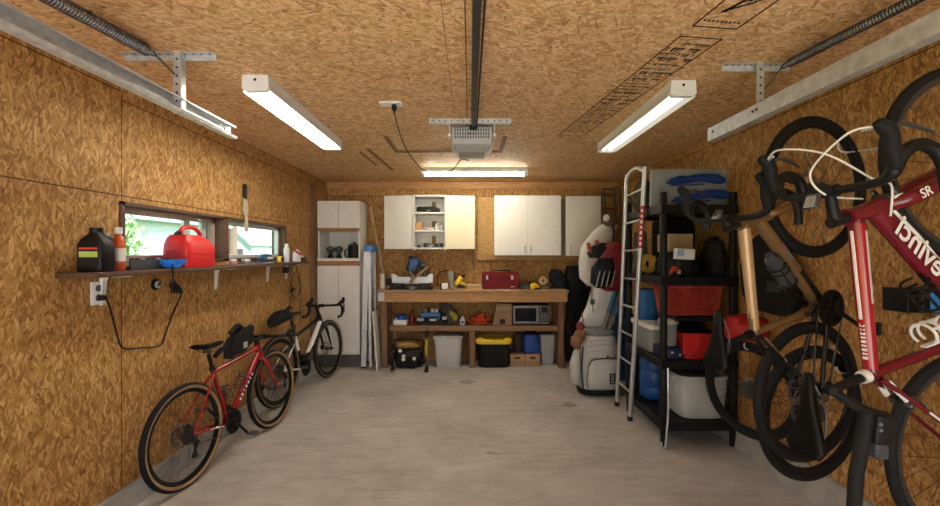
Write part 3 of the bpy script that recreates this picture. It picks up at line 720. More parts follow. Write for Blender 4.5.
MB().lathe([(.090, .19), (.090, .205), (.06, .222), (.02, .226), (.02, .245), (.012, .25)], (-1.545, 5.62, 1.396), n=28).build('lid', darkgrey, t)
MB().tube([(-1.62, 5.54, 1.55), (-1.635, 5.50, 1.53), (-1.635, 5.50, 1.46), (-1.62, 5.54, 1.44)], .009, 8, smooth=4).build('handle', black, t)

# ------------------------------------------------------------------ folded step ladder, pole, boards beside the cabinet
t = thing('step_ladder', 'folded silver step ladder with bright blue top cap beside tall cabinet', 'ladder', (-1.32, 5.4, 0))
fl = M('ladder_alu', (.70, .73, .76), .4, .35, var=.06)
for (x, y0, y1_) in ((-1.385, 5.47, 5.76),):
    for y in (y0, y1_):
        MB().bar((x, y, .02), (x + .035, y, 1.54), .066 if y == y0 else .05, .022, .003, V((0, 1, 0))).build('front_rail', fl, t, 0)
        MB().bar((x + .09, y, .02), (x + .075, y, 1.52), .035, .022, .003, V((0, 1, 0))).build('rear_rail', fl, t, 0)
    for k in range(5):
        z = .25 + k * .26; MB().span((x - .02 + z * .023, y0 + .011, z), (x + .045 + z * .023, y1_ - .011, z + .02)).build('step', fl, t, 0)
    MB().span((x + .012, y0 - .03, 1.52), (x + .115, y1_ + .02, 1.60), .012, 2).build('top_cap', M('ladder_blue', (.06, .22, .55), .4), t, 30)
    for y in (y0, y1_): MB().box((x, y, .012), (.075, .03, .024), None, .004).build('rubber_foot', black, t, 0)
o = MB().bar((-1.395, 5.885, 2.16), (-.99, 5.90, .02), .035, .022, .002, V((0, 1, 0))).build('wood_batten', M('pale_batten', (.55, .37, .19), .6, var=.2, scale=8, stretch=(6, 6, 1)), None, 0)
tag(o, 'long pale wood batten leaning in a slant against the rear wall', 'batten')
o = MB().prism([(0, 0), (.32, .0), (.32, .74), (0, .76)], .018, (-1.175, 5.32, 0), (0, 1, 0), (-.075, 0, 1)).build('shelf_board', white_paint, None, 0)
tag(o, 'thin white board leaning upright by the bench leg', 'board')

# ------------------------------------------------------------------ wall cabinets
def pull(m, x, y, z0, z1):
    m.tube([(x, y, z0), (x, y - .02, z0 + .008), (x, y - .02, z1 - .008), (x, y, z1)], .005, 8)
CF = 5.60
zc0, zc1 = 1.5 + 4 / 420 * CF, 1.5 + 57.5 / 420 * CF
t = thing('wall_cabinet', 'cream wall cabinet with open middle shelves and both doors swung aside', 'cabinet', (-.53, 5.76, zc0))
xa, xb, xc, xd = [(p - 470) / 420 * CF for p in (384.2, 413.5, 444.8, 474.8)]
m = MB(); bt = .02
for x in (xb, xc): m.span((x - bt / 2, CF + .01, zc0 - .02), (x + bt / 2, YB - .002, zc1 + .01))
for z in (zc0 + .01, zc0 + .245, zc0 + .485, zc1): m.span((xb + bt / 2, CF + .02, z - .011), (xc - bt / 2, YB - .014, z + .011))
m.span((xb + bt / 2, YB - .014, zc0), (xc - bt / 2, YB - .002, zc1 + .01)); m.build('carcass', white_paint, t, 0)
side = MB()
for a, b in ((xa, xb - bt / 2), (xc + bt / 2, xd)): side.span((a + .01, CF + .03, zc0 + .004), (b, YB - .002, zc1 - .012))
side.build('side_unit', white_paint, t, 0)
def leaf(x0, x1, y0, y1, z0, z1, mt):
    m = MB(); n = .018
    m.prism([(x0, y0), (x1, y1), (x1, y1 + n), (x0, y0 + n)], z1 - z0, (0, 0, (z0 + z1) / 2), (1, 0, 0), (0, 1, 0)); return m.build('door', mt, t, 0)
leaf(xa, xb - .012, CF - .0, CF - .06, zc0, zc1 - .005, white_paint); leaf(xc + .012, xd, CF - .06, CF + .0, zc0, zc1 - .005, cream)
MB().span((xd - .004, CF + .02, zc1 - .14), (xd + .012, CF + .05, zc1 - .05)).build('hinge', steel, t, 0)
# shelf goods
def P2(px, zz): return (px - 470) / 420 * (CF + .08)
zs1, zs2, zs3 = zc0 + .4965, zc0 + .2565, zc0 + .0215
t = thing('radio', 'flat black radio with silver end on the top cabinet shelf', 'radio', (-.55, 5.74, zs1))
x = P2(428, 0); MB().loft([(V((x - .155, 5.74, zs1 + .040)), .07, .034, 4, (0, 1, 0), (0, 0, 1)), (V((x - .14, 5.74, zs1 + .042)), .08, .04, 5, (0, 1, 0), (0, 0, 1)), (V((x + .09, 5.74, zs1 + .042)), .08, .04, 5, (0, 1, 0), (0, 0, 1)), (V((x + .16, 5.74, zs1 + .028)), .07, .025, 4, (0, 1, 0), (0, 0, 1))], 20).build('body', black, t)
MB().cyl((x - .17, 5.74, zs1 + .035), (x - .155, 5.74, zs1 + .035), .03, 16).build('speaker_cap', galv, t); MB().box((x + .01, 5.659, zs1 + .02), (.05, .004, .012)).build('display', galv, t, 0)
o = MB().box((P2(418.5, 0), 5.72, zs2 + .052), (.085, .08, .104), None, .003).build('box', M('tan_box', (.55, .30, .10), .7), None, 0); tag(o, 'small tan cardboard box on the middle cabinet shelf', 'box')
t = thing('dish', 'shallow white dish on the middle cabinet shelf', 'dish', (P2(428, 0), 5.72, zs2)); MB().lathe([(.05, 0), (.075, .03), (.078, .036), (.07, .034), (.045, .006)], (P2(428.5, 0), 5.72, zs2), n=24).build('bowl', white_plastic, t)
for px, lab, h_ in ((436.5, 'clear squeeze bottle beside the white dish on middle shelf', .115), (441, 'small white bottle against the middle shelf side panel', .09)):
    t = thing('bottle', lab, 'bottle', (P2(px, 0), 5.72, zs2)); MB().lathe([(.024, 0), (.026, .004), (.026, h_ * .6), (.010, h_ * .8), (.010, h_)], (P2(px, 0), 5.72, zs2), n=16).build('body', white_plastic, t); MB().lathe([(.013, h_ * .85), (.013, h_ + .01)], (P2(px, 0), 5.72, zs2), n=12).build('cap', grey, t)
for k, (px, r_, h_, lab) in enumerate(((418.5, .018, .03, 'tiny dark jar first on the bottom cabinet shelf'), (426, .036, .055, 'round dark jar second on the bottom cabinet shelf'), (431, .015, .045, 'slim pale vial between dark jars on the bottom shelf'), (436, .026, .05, 'square dark jar beside the pale vial on bottom shelf'), (441.3, .028, .052, 'dark jar nearest the open cream door on bottom shelf'))):
    t = thing('jar', lab, 'jar', (P2(px, 0), 5.70, zs3)); mt = white_plastic if k == 2 else darkgrey
    MB().lathe([(r_ * .9, 0), (r_, .003), (r_, h_ * .8), (r_ * .8, h_ * .86)], (P2(px, 0), 5.70, zs3), n=16).build('body', mt, t); MB().lathe([(r_ * .85, h_ * .86), (r_ * .85, h_), (r_ * .7, h_ + .003)], (P2(px, 0), 5.70, zs3), n=16).build('lid', black, t)
back_wood = M('mount_cleat', (.32, .19, .06), .6, var=.2)
for k, (z0, z1) in enumerate(((zs1 + .09, zs1 + .165), (zs2 + .04, zs2 + .135), (zs3 + .05, zs3 + .165))):
    o = MB().span((P2(430.5, 0) , YB - .030, z0), (P2(434.5, 0), YB - .0145, z1)).build('wood_cleat', back_wood, None, 0); tag(o, ('wood cleat showing behind the radio on the top shelf', 'wood cleat fixed behind the dish on the middle shelf', 'wood cleat fixed behind the jars on the bottom shelf')[k], 'cleat')
def closed_cabinet(label, px0, px1, py0, py1, doors, handles, f):
    x0, x1 = [(p - 470) / 420 * f for p in (px0, px1)]; z0, z1 = [1.5 - (p - 253) / 420 * f for p in (py1, py0)]
    t = thing('wall_cabinet', label, 'cabinet', ((x0 + x1) / 2, f + .15, z0))
    MB().span((x0 + .008, f + .02, z0 + .004), (x1 - .004, YB - .002, z1 - .004)).build('carcass', white_paint, t, 0)
    w = (x1 - x0) / doors
    for k in range(doors):
        d = MB().span((x0 + k * w + .0015, f, z0), (x0 + (k + 1) * w - .0015, f + .0185, z1), .002).build('door', white_paint, t, 0)
        m = MB(); pull(m, (handles[k] - 470) / 420 * f, f, z0 + .03, z0 + .13); m.build('handle', chrome, d)
    return t
closed_cabinet('white two door wall cabinet above the workbench toolbox', 494.2, 561.2, 195.5, 255.3, 2, (524.7, 530.7), 5.60)
closed_cabinet('white single door wall cabinet near the corner above the golf gear', 566, 601, 196, 255.8, 1, (570.3,), 5.60)
o = MB().span((.11, YB - .05, 1.40), (1.56, YB - .002, 1.475), .004).build('wall_ledger', pine, None, 0); tag(o, 'long pine ledger beam on the wall under the two white cabinets', 'beam')
o = MB().span((.11, YB - .020, 1.476), (.335, YB - .002, 2.29), .003).build('wall_board', M('pale_osb_strip', (.47, .28, .09), .6, var=.25, scale=14, stretch=(1, 1, 6)), None, 0); tag(o, 'pale upright board on the wall beside the two door cabinet', 'board')
o = MB().span((.04, YB - .028, 1.30), (.075, YB - .002, 1.92), .003).build('wood_stud', pine_v, None, 0); tag(o, 'narrow wood strip on the wall beside the open cream door', 'strip')

# ------------------------------------------------------------------ workbench
BF, BB_, BZ, SHZ = 5.43, 5.86, 1.02, .545
t = thing('workbench', 'long pine workbench with a lower shelf along the rear wall', 'workbench', (.04, 5.65, 0))
bx0, bx1 = -1.195, 1.262
MB().span((bx0, BF - .02, BZ - .028), (bx1 + .015, BB_, BZ), .004, 2).build('worktop', M('bench_top_ply', (.36, .22, .10), .55, var=.3, scale=5, stretch=(1, 6, 1)), t, 0)
MB().span((bx0 + .0, BF, BZ - .155), (bx1, BF + .038, BZ - .0285), .003).build('apron', pine, t, 0)
MB().span((bx0 + .006, BF - .002, BZ - .14), (bx0 + .085, BF - .0005, BZ - .03)).build('joist_plate', M('plate_white', (.62, .62, .60), .4, .3), t, 0)
for x in (-1.115, .03, 1.19):
    for y in (BF + .07, BB_ - .06):
        z1 = BZ - .03 if x != .03 else SHZ - .066
        MB().span((x - .035, y - .03, 0), (x + .035, y + .03, z1), .003).build('leg', pine_v, t, 0)
MB().span((bx0 + .14, BF + .06 + .045, SHZ - .020), (bx1 - .12, BB_, SHZ), .002).build('shelf_board', pine_v, t, 0)
MB().span((bx0 + .14, BF + .065, SHZ - .066), (bx1 - .08, BF + .104, SHZ - .0), .003).build('shelf_rail', M('shelf_rail_wood', (.25, .135, .065), .6, var=.25, scale=6, stretch=(1, 8, 8)), t, 0)
dkb = M('dark_backer', (.075, .045, .022), .8, var=.3, scale=10)
# ------------------------------------------------------------------ things on the workbench (all stand on z = BZ)
def bx(px, y): return (px - 470) / 420 * y
alu_w = M('saw_alu', (.62, .64, .66), .4, .4, var=.06)
y = 5.58; t = thing('miter_saw', 'miter saw with raised dark blue motor head on the workbench', 'saw', (bx(410, y), y, BZ))
cx = bx(411, y)
MB().lathe([(.135, 0), (.14, .006), (.14, .045), (.125, .055)], (cx + .02, y, BZ), n=28).build('turntable', steel, t)
MB().span((cx - .285, y - .10, BZ), (cx + .29, y + .10, BZ + .022), .008).span((cx - .24, y - .09, BZ + .022), (cx - .10, y + .09, BZ + .085), .006).span((cx + .13, y - .09, BZ + .022), (cx + .25, y + .09, BZ + .085), .006).build('base', black, t, 0)
for sx in (-1, 1):
    pr = [(sx * .015, 0), (sx * .27, 0), (sx * .275, .115), (sx * .235, .115), (sx * .19, .075), (sx * .04, .075), (sx * .015, .05)]
    MB().prism(pr, .03, (cx + .015, y + .03, BZ + .086), (1, 0, 0), (0, 0, 1)).span((cx + .015 + sx * .01, y - .08, BZ + .086), (cx + .015 + sx * .24, y + .015, BZ + .094)).build('fence', alu_w, t, 0)
MB().box((cx - .0, y - .105, BZ + .05), (.03, .06, .02), (0, 0, .3), .004).cyl((cx - .0, y - .13, BZ + .05), (cx - .0, y - .17, BZ + .04), .018, 14).build('miter_handle', darkgrey, t)
arm = MB().tube([(cx + .18, y + .15, BZ + .10), (cx + .15, y + .14, BZ + .26), (cx + .06, y + .06, BZ + .36)], [.03, .035, .03], 12, smooth=4); arm.build('arm', M('saw_arm', (.16, .13, .10), .4, .4), t)
tilt = Euler((0, math.radians(24), 0)).to_matrix()
hc = V((cx + .035, y - .02, BZ + .305))
MB().box(hc + V((.0, -.01, .02)), (.15, .12, .21), tilt, .03, 3).build('motor_guard', M('saw_navy', (.015, .03, .07), .4), t, 30)
MB().prism([(-.055, -.03), (.06, .03), (.04, .085), (-.03, .085)], .006, hc + V((.01, -.075, .0)), (1, 0, 0), (0, 0, 1)).build('side_panel', M('saw_blue', (.02, .08, .30), .35), t, 0)
MB().cyl(hc + V((.08, .02, .02)), hc + V((.17, .06, -.02)), .045, 18).build('motor', steel, t)
bl = MB(); bc = hc + V((-.015, -.045, -.09)); bl.lathe([(.105, 0), (.105, .003)], bc, (.9, .0, .35), 40); bl.build('blade', galv, t)
MB().tube([hc + V((-.05, -.06, .12)), hc + V((-.0, -.14, .13)), hc + V((.05, -.10, .12))], .014, 8, smooth=4).build('handle', black, t)
MB().bar((cx + .0, y - .08, BZ + .10), (cx + .23, y - .07, BZ + .30), .045, .03, .004).build('pivot_arm', M('saw_bronze', (.26, .15, .07), .45, .3), t, 0)
# little things left of the saw
t = thing('spray_foam_can', 'small pale box standing at the workbench end by the ladder', 'box', (bx(381.5, y), y, BZ))
MB().box((bx(381.5, y), y + .08, BZ + .10), (.055, .05, .20), None, .004).build('body', M('pale_box', (.60, .55, .45), .6), t, 0); MB().lathe([(.018, .2), (.018, .215), (.01, .22)], (bx(381.5, y), y + .08, BZ), n=14).build('cap', grey, t)
t = thing('laser_level', 'small black boxy tool between pale box and miter saw', 'tool', (bx(388, y), y + .1, BZ))
MB().box((bx(387.5, y), y + .12, BZ + .09), (.085, .07, .10), None, .008).build('body', black, t); MB().box((bx(387.5, y), y + .12, BZ + .02), (.05, .06, .04), None, .004).build('stand', pine, t)
# wood pieces, clamp, cable at the middle
t = thing('bench_vise_block', 'small white and black clamp block on the workbench front', 'clamp', (bx(444, y), y, BZ))
MB().span((bx(440, 5.5), 5.46, BZ), (bx(441.6, 5.5), 5.50, BZ + .075), .003).build('jaw', black, t, 0); MB().span((bx(441.7, 5.5), 5.46, BZ + .012), (bx(448, 5.5), 5.50, BZ + .085), .006).build('body', white_plastic, t, 0)
MB().cyl((bx(446, 5.5), 5.448, BZ + .02), (bx(446, 5.5), 5.45, BZ - .07), .006).build('screw', galv, t)
t = thing('jigsaw', 'grey corded sanding tool standing behind the clamp block', 'tool', (bx(452, 5.7), 5.72, BZ))
MB().loft([(V((bx(452, 5.7), 5.72, BZ)), .04, .04, 4), (V((bx(452, 5.7), 5.72, BZ + .03)), .035, .035, 3), (V((bx(451, 5.7), 5.72, BZ + .10)), .032, .03, 3), (V((bx(450.5, 5.7), 5.72, BZ + .20)), .045, .035, 4), (V((bx(450.5, 5.7), 5.72, BZ + .235)), .04, .03, 4)], 18).build('body', M('tool_grey', (.26, .25, .23), .5), t)
MB().tube([V((bx(449, 5.7), 5.72, BZ + .23)), V((bx(444, 5.7), 5.75, BZ + .24)), V((bx(438, 5.7), 5.76, BZ + .19)), V((bx(437, 5.7), 5.76, BZ + .02))], .006, 7, smooth=5).build('power_cord', black, t)
o = MB().span((bx(466.5, 5.72), 5.72, BZ), (bx(520, 5.72), 5.76, BZ + .055), .002).build('timber_offcut', M('pale_timber', (.58, .42, .22), .6, var=.15, scale=6, stretch=(1, 8, 8)), None, 0); tag(o, 'long pale timber offcut lying behind the red toolbox', 'timber')
o = MB().span((bx(453, 5.55), 5.47, BZ), (bx(482, 5.55), 5.56, BZ + .012), .002).build('wood_scrap', pine, None, 0); tag(o, 'thin wood scrap lying on the bench in front of drill', 'wood scrap')
# cordless drill
t = thing('cordless_drill', 'yellow and black cordless drill tilted on the bench beside the toolbox', 'drill', (bx(461, 5.6), 5.6, BZ)); yd = 5.60
MB().bar((bx(455.5, yd), yd, BZ + .055), (bx(461.5, yd), yd, BZ + .165), .075, .065, .014).build('body', yellow, t); MB().bar((bx(459, yd), yd, BZ + .09), (bx(466, yd), yd + .02, BZ + .04), .045, .05, .012).build('grip', yellow, t)
MB().cyl((bx(461.5, yd), yd, BZ + .16), (bx(465.5, yd), yd, BZ + .19), .02, 14, .012).build('chuck', black, t); MB().box((bx(461, yd), yd, BZ + .03), (.10, .07, .06), (0, .2, 0), .008).build('battery', black, t)
# red toolbox
ty = 5.56; x0, x1 = bx(482.2, ty), bx(518.8, ty); t = thing('toolbox', 'dark red metal toolbox with two latches on the workbench', 'toolbox', ((x0 + x1) / 2, ty + .1, BZ))
tr = M('toolbox_red', (.15, .005, .010), .5, var=.08, spec=.2)
MB().span((x0, ty, BZ), (x1, ty + .21, BZ + .155), .006).build('body', tr, t, 0)
MB().prism([(0, .156), (.21, .156), (.21, .19), (.17, .222), (.04, .222), (0, .19)], x1 - x0 + .006, ((x0 + x1) / 2, ty, BZ), (0, 1, 0), (0, 0, 1)).build('lid', tr, t, 0)
for px in (487, 512): MB().span((bx(px - 1, ty), ty - .010, BZ + .13), (bx(px + 1.2, ty), ty - .001, BZ + .185), .003).build('latch', galv, t, 0)
MB().tube([(x0 + .12, ty + .105, BZ + .222), (x0 + .13, ty + .105, BZ + .245), (x1 - .13, ty + .105, BZ + .245), (x1 - .12, ty + .105, BZ + .222)], .008, 8).build('handle', black, t)
MB().span((x1 - .11, ty - .002, BZ + .03), (x1 - .06, ty - .0005, BZ + .04)).build('badge', galv, t, 0)
o = MB().span((bx(519.5, 5.65), 5.62, BZ), (bx(534, 5.65), 5.80, BZ + .055), .01, 2).build('tool_case', darkgrey, None, 30); tag(o, 'flat dark case lying on the bench behind yellow tape gun', 'case')
o = MB().span((bx(498, 5.48), 5.43, BZ), (bx(510, 5.48), 5.50, BZ + .006)).build('notepad', M('paper_white', (.62, .60, .56), .7), None, 0); tag(o, 'small pale paper pad lying in front of the red toolbox', 'notepad')
t = thing('tape_gun', 'yellow hand tool with black grip near the wooden roll', 'tool', (bx(535, 5.52), 5.52, BZ))
MB().loft([(V((bx(530.5, 5.52), 5.52, BZ + .035)), .02, .03, 3, (0, 1, 0), (0, 0, 1)), (V((bx(533, 5.52), 5.52, BZ + .045)), .028, .044, 3, (0, 1, 0), (0, 0, 1)), (V((bx(536, 5.52), 5.52, BZ + .055)), .026, .032, 3, (0, 1, 0), (0, 0, 1)), (V((bx(539, 5.52), 5.52, BZ + .03)), .02, .022, 3, (0, 1, 0), (0, 0, 1))], 16).build('body', yellow, t); MB().box((bx(538, 5.52), 5.52, BZ + .014), (.09, .05, .026), None, .006).build('grip', black, t)
t = thing('tape_roll', 'tan tape roll standing on a brown block on the bench', 'tape', (bx(544.5, 5.6), 5.6, BZ))
MB().span((bx(540.5, 5.6), 5.57, BZ), (bx(549, 5.6), 5.66, BZ + .055), .006).build('block', M('brown_block', (.16, .09, .05), .6), t, 0)
MB().lathe([(.022, 0), (.055, 0), (.055, .05), (.022, .05)], (bx(543, 5.6), 5.585, BZ + .111), (0, 1, 0), 26, cap=False, loop=True).build('roll', M('roll_tan', (.50, .32, .15), .6), t)
MB().lathe([(.024, 0), (.045, .01), (.045, .05), (.02, .055)], (bx(547.5, 5.6), 5.64, BZ + .055), n=18).build('cap', M('brown_cap', (.20, .11, .06), .5), t)
# black gloves / cloth at the bench end
m = MB(); gx = bx(559, 5.72)
m.loft([(V((gx + .03, 5.72, BZ)), .10, .08, 2.4), (V((gx + .01, 5.72, BZ + .08)), .115, .085, 2.4), (V((gx - .03, 5.73, BZ + .17)), .105, .08, 2.2), (V((gx - .04, 5.75, BZ + .24)), .06, .05, 2), (V((gx - .05, 5.76, BZ + .26)), .02, .02, 2)], 30, .05, 4); m.jitter(.018, 14)
o = m.build('work_jacket', M('navy_cloth', (.018, .022, .035), .85, var=.4, scale=16, bump=.4), None); tag(o, 'crumpled dark navy cloth heaped on the workbench end', 'cloth')
for k in range(0): pass

# ------------------------------------------------------------------ things on the lower bench shelf (z = SHZ)
ys = 5.56; z = SHZ
t = thing('parts_tray', 'low white tray on the bench shelf end by the ladder', 'tray', (bx(400, ys), ys, z)); x0, x1 = bx(393.2, ys), bx(406.8, ys)
MB().span((x0, ys - .0, z), (x1, ys + .16, z + .010)).span((x0, ys, z + .01), (x1, ys + .006, z + .07), .002).span((x0, ys + .154, z + .01), (x1, ys + .16, z + .07)).span((x0, ys + .0065, z + .01), (x0 + .006, ys + .1535, z + .07)).span((x1 - .006, ys + .0065, z + .01), (x1, ys + .1535, z + .07)).build('body', white_plastic, t, 0)
def roll(label, c, R, r, w, mat, nm='tape_roll'):
    o = MB().lathe([(r, 0), (R, 0), (R, w), (r, w)], c, (0, 0, 1), 26, cap=False, loop=True).build(nm, mat); return tag(o, label, 'tape')
roll('blue masking tape roll inside the low white tray', (bx(399.5, ys) + .02, ys + .08, z + .0105), .065, .04, .11, blue_plastic)
t = thing('glass_jar', 'clear grey jar standing in the white tray beside blue tape', 'jar', (bx(404.5, ys), ys + .09, z + .0105)); MB().lathe([(.026, 0), (.028, .004), (.028, .10), (.022, .115)], (bx(405, ys) - .005, ys + .10, z + .0105), n=16).build('body', grey, t); MB().lathe([(.024, .115), (.024, .13)], (bx(405, ys) - .005, ys + .10, z + .0105), n=16).build('lid', darkgrey, t)
t = thing('oil_bottle', 'small dark red can behind the blue sander on bench shelf', 'can', (bx(412, 5.7), 5.72, z)); MB().lathe([(.035, 0), (.037, .005), (.037, .10), (.02, .125), (.012, .16)], (bx(412, 5.7), 5.72, z), n=18).build('body', M('dull_red', (.22, .02, .02), .5), t); MB().lathe([(.014, .15), (.014, .175)], (bx(412, 5.7), 5.72, z), n=12).build('cap', black, t)
# benchtop planer: blue and black
t = thing('tile_saw', 'blue and black bench tool with white labels on the lower shelf', 'tool', (bx(431, ys), ys + .1, z)); x0, x1 = bx(416.5, ys), bx(447, ys); yy = ys + .02
MB().span((x0, yy, z), (x1, yy + .15, z + .045), .008).span((x0 + .03, yy + .02, z + .045), (x1 - .04, yy + .14, z + .065), .004).build('base', black, t, 0)
MB().span((x0 + .005, yy - .004, z + .05), (x0 + .09, yy + .015, z + .085), .003).span((x0 + .17, yy - .004, z + .05), (x0 + .26, yy + .015, z + .08), .003).build('label_panel', M('sticker_white', (.60, .62, .64), .5), t, 0)
MB().span((x0 + .05, yy + .03, z + .10), (x1 - .09, yy + .14, z + .155), .01, 2).span((x0 + .06, yy + .03, z + .066), (x0 + .09, yy + .14, z + .10)).span((x1 - .13, yy + .03, z + .066), (x1 - .10, yy + .14, z + .10)).build('housing', M('tool_blue', (.03, .17, .42), .4), t, 20)
for dx in (.11, .20, .255): MB().lathe([(.018, 0), (.022, .01), (.022, .04), (.012, .05)], (x0 + dx, yy + .09, z + .155), n=14).build('knob', white_plastic if dx != .11 else galv, t)
MB().cyl((x1 - .10, yy + .05, z + .12), (x1 - .01, yy + .05, z + .12), .022, 14).build('crank', black, t); MB().box((x1 - .035, yy + .0, z + .09), (.06, .03, .04), None, .005).build('switch_box', M('sticker_beige', (.55, .50, .42), .5), t)
m = MB(); m.loft([(V((bx(450.5, 5.68), 5.792, z)), .13, .052, 2.6), (V((bx(449.5, 5.68), 5.792, z + .10)), .12, .052, 2.4), (V((bx(446.5, 5.68), 5.795, z + .20)), .09, .05, 2.2), (V((bx(444, 5.68), 5.80, z + .262)), .04, .03, 2)], 26, .05, 8); m.jitter(.008, 13)
t = thing('tool_bag', 'slumped grey canvas bag with a yellow flap on bench shelf', 'bag', (bx(450, 5.68), 5.72, z)); m.build('body', M('grey_canvas', (.11, .10, .085), .9, var=.3, bump=.4), t)
MB().loft([(V((bx(455, 5.7), 5.745, z + .03)), .02, .012, 2.2), (V((bx(455, 5.7), 5.74, z + .08)), .05, .022, 2.2), (V((bx(452, 5.7), 5.74, z + .13)), .045, .025, 2.2), (V((bx(450, 5.7), 5.745, z + .165)), .015, .012, 2)], 16).build('flap', M('mustard', (.55, .42, .03), .6), t)
t = thing('glue_tub', 'small white tub with a blue round label beside orange cord', 'tub', (bx(462.5, ys), ys, z)); MB().lathe([(.034, 0), (.036, .004), (.036, .075), (.03, .085)], (bx(462.5, ys), ys + .03, z), n=20).build('body', white_plastic, t); MB().cyl((bx(462.5, ys), ys - .0055, z + .042), (bx(462.5, ys), ys - .0075, z + .042), .020, 18).build('label_disc', blue_plastic, t); MB().lathe([(.02, .085), (.02, .11), (.014, .115)], (bx(462.5, ys), ys + .03, z), n=14).build('cap', white_plastic, t)
# orange cord heap
rn = random.Random(11); pts = []; ccx = bx(481, ys)
for k in range(110):
    a = k * .83 + rn.uniform(-.25, .25); rr = .62 + .38 * math.sin(k * .37)
    pts.append(V((ccx + .125 * rr * math.cos(a) + rn.uniform(-.015, .015), ys + .13 + .10 * rr * math.sin(a), z + .012 + .115 * abs(math.sin(k * .53)) * (1.1 - rr * .7) + rn.uniform(0, .02))))
t = thing('extension_lead', 'bright orange extension cord heaped in a tangle on bench shelf', 'cord', (ccx, ys + .13, z)); oc = M('cord_orange', (.80, .10, .02), .45, var=.06)
MB().tube(pts, .0062, 7, smooth=5).build('cable', oc, t); MB().tube([V((ccx - .17, ys + .16, z + .12)), V((ccx - .18, ys + .10, z + .08)), V((ccx - .12, ys + .03, z + .02)), V((ccx + .0, ys + .02, z + .012)), V((ccx + .10, ys + .025, z + .014)), V((ccx + .135, ys + .06, z + .012))], .0065, 7, smooth=6).build('cable', oc, t)
MB().cyl((ccx + .02, ys + .012, z + .02), (ccx + .09, ys + .008, z + .018), .014, 12, .010).build('plug', oc, t)
# cardboard box with printed arc
x0, x1 = bx(493.5, ys), bx(512, ys); t = thing('cardboard_box', 'brown cardboard carton with an arc mark beside the microwave', 'box', ((x0 + x1) / 2, ys + .1, z)); pr = [(x0 - .01, 0), (x1, 0), (x1 - .0, .275), (x0 + .045, .285)]
MB().prism(pr, .20, (0, ys + .12, z), (1, 0, 0), (0, 0, 1)).build('body', card, t, 0)
arc = MB(); arc.tube([(x0 + .075 + .012 * k, ys + .0195, z + .175 - .014 * math.sin(k / 11 * PI)) for k in range(12)], .0032, 6, flat=.4); arc.span((x0 + .195, ys + .018, z + .172), (x0 + .207, ys + .0198, z + .188)); arc.build('arc_mark', M('print_brown', (.10, .055, .03), .7), t, 0)
MB().span((x0 + .085, ys + .017, z + .012), (x0 + .155, ys + .0195, z + .075)).build('shipping_label', black, t, 0); MB().span((x0 + .03, ys + .0185, z + .20), (x1 - .005, ys + .0196, z + .235)).build('tape', M('packing_tape', (.44, .28, .15), .35), t, 0)
# microwave
x0, x1 = bx(512.8, ys), bx(549.5, ys); zt = z + .262; t = thing('microwave', 'steel fronted microwave oven on the bench shelf', 'microwave', ((x0 + x1) / 2, ys + .15, z))
ss = M('brushed_steel', (.20, .19, .175), .4, .6, var=.1, scale=8, stretch=(1, 30, 30))
MB().span((x0, ys + .022, z + .014), (x1, ys + .29, zt), .005).build('case', darkgrey, t, 0)
d = MB().span((x0 + .003, ys, z + .016), (x0 + .355, ys + .0215, zt - .004), .004).build('door', ss, t, 0)
MB().span((x0 + .03, ys - .003, z + .05), (x0 + .31, ys - .0005, zt - .035), .001).build('window', M('dark_glass', (.01, .01, .011), .08), d, 0)
MB().tube([(x0 + .338, ys, z + .04), (x0 + .338, ys - .03, z + .05), (x0 + .338, ys - .03, zt - .04), (x0 + .338, ys, zt - .03)], .008, 8).build('handle', chrome, d)
cp = MB().span((x0 + .358, ys, z + .016), (x1 - .003, ys + .0215, zt - .004), .004).build('control_panel', ss, t, 0)
MB().span((x0 + .375, ys - .003, z + .045), (x1 - .02, ys - .0005, zt - .02), .001).build('key_pad', black, cp, 0)
b = MB()
for r in range(5):
    for c in range(3): b.span((x0 + .385 + c * .026, ys - .0045, z + .06 + r * .022), (x0 + .402 + c * .026, ys - .0031, z + .072 + r * .022))
b.build('key', grey, cp, 0)
for sx in (x0 + .03, x1 - .03): MB().cyl((sx, ys + .05, z), (sx, ys + .05, z + .0145), .012, 10).build('foot', black, t)

# ------------------------------------------------------------------ floor below the bench
# compressor
t = thing('air_compressor', 'black air compressor with yellow shroud under the workbench', 'compressor', (bx(408, 5.6), 5.62, 0)); y = 5.60
MB().loft([(V((bx(394, y), y, .13)), .03, .03, 2, (0, 1, 0), (0, 0, 1)), (V((bx(395.5, y), y, .13)), .085, .085, 2, (0, 1, 0), (0, 0, 1)), (V((bx(399, y), y, .13)), .108, .108, 2, (0, 1, 0), (0, 0, 1)), (V((bx(418, y), y, .13)), .108, .108, 2, (0, 1, 0), (0, 0, 1)), (V((bx(421.5, y), y, .13)), .085, .085, 2, (0, 1, 0), (0, 0, 1)), (V((bx(423, y), y, .13)), .03, .03, 2, (0, 1, 0), (0, 0, 1))], 26).build('tank', black, t)
MB().loft([(V((bx(396, y), y, .27)), .02, .02, 3, (0, 1, 0), (0, 0, 1)), (V((bx(398, y), y, .28)), .09, .05, 3, (0, 1, 0), (0, 0, 1)), (V((bx(414, y), y, .285)), .09, .055, 3, (0, 1, 0), (0, 0, 1)), (V((bx(419, y), y, .27)), .05, .03, 3, (0, 1, 0), (0, 0, 1))], 20).build('shroud', M('compressor_yellow', (.30, .17, .02), .45), t)
for px in (401.5, 412):
    MB().lathe([(.03, 0), (.075, .004), (.078, .02), (.078, .05), (.06, .055)], (bx(px, 5.47), 5.43 + .05, .085), (0, -1, 0), 26).build('wheel', rubber, t)
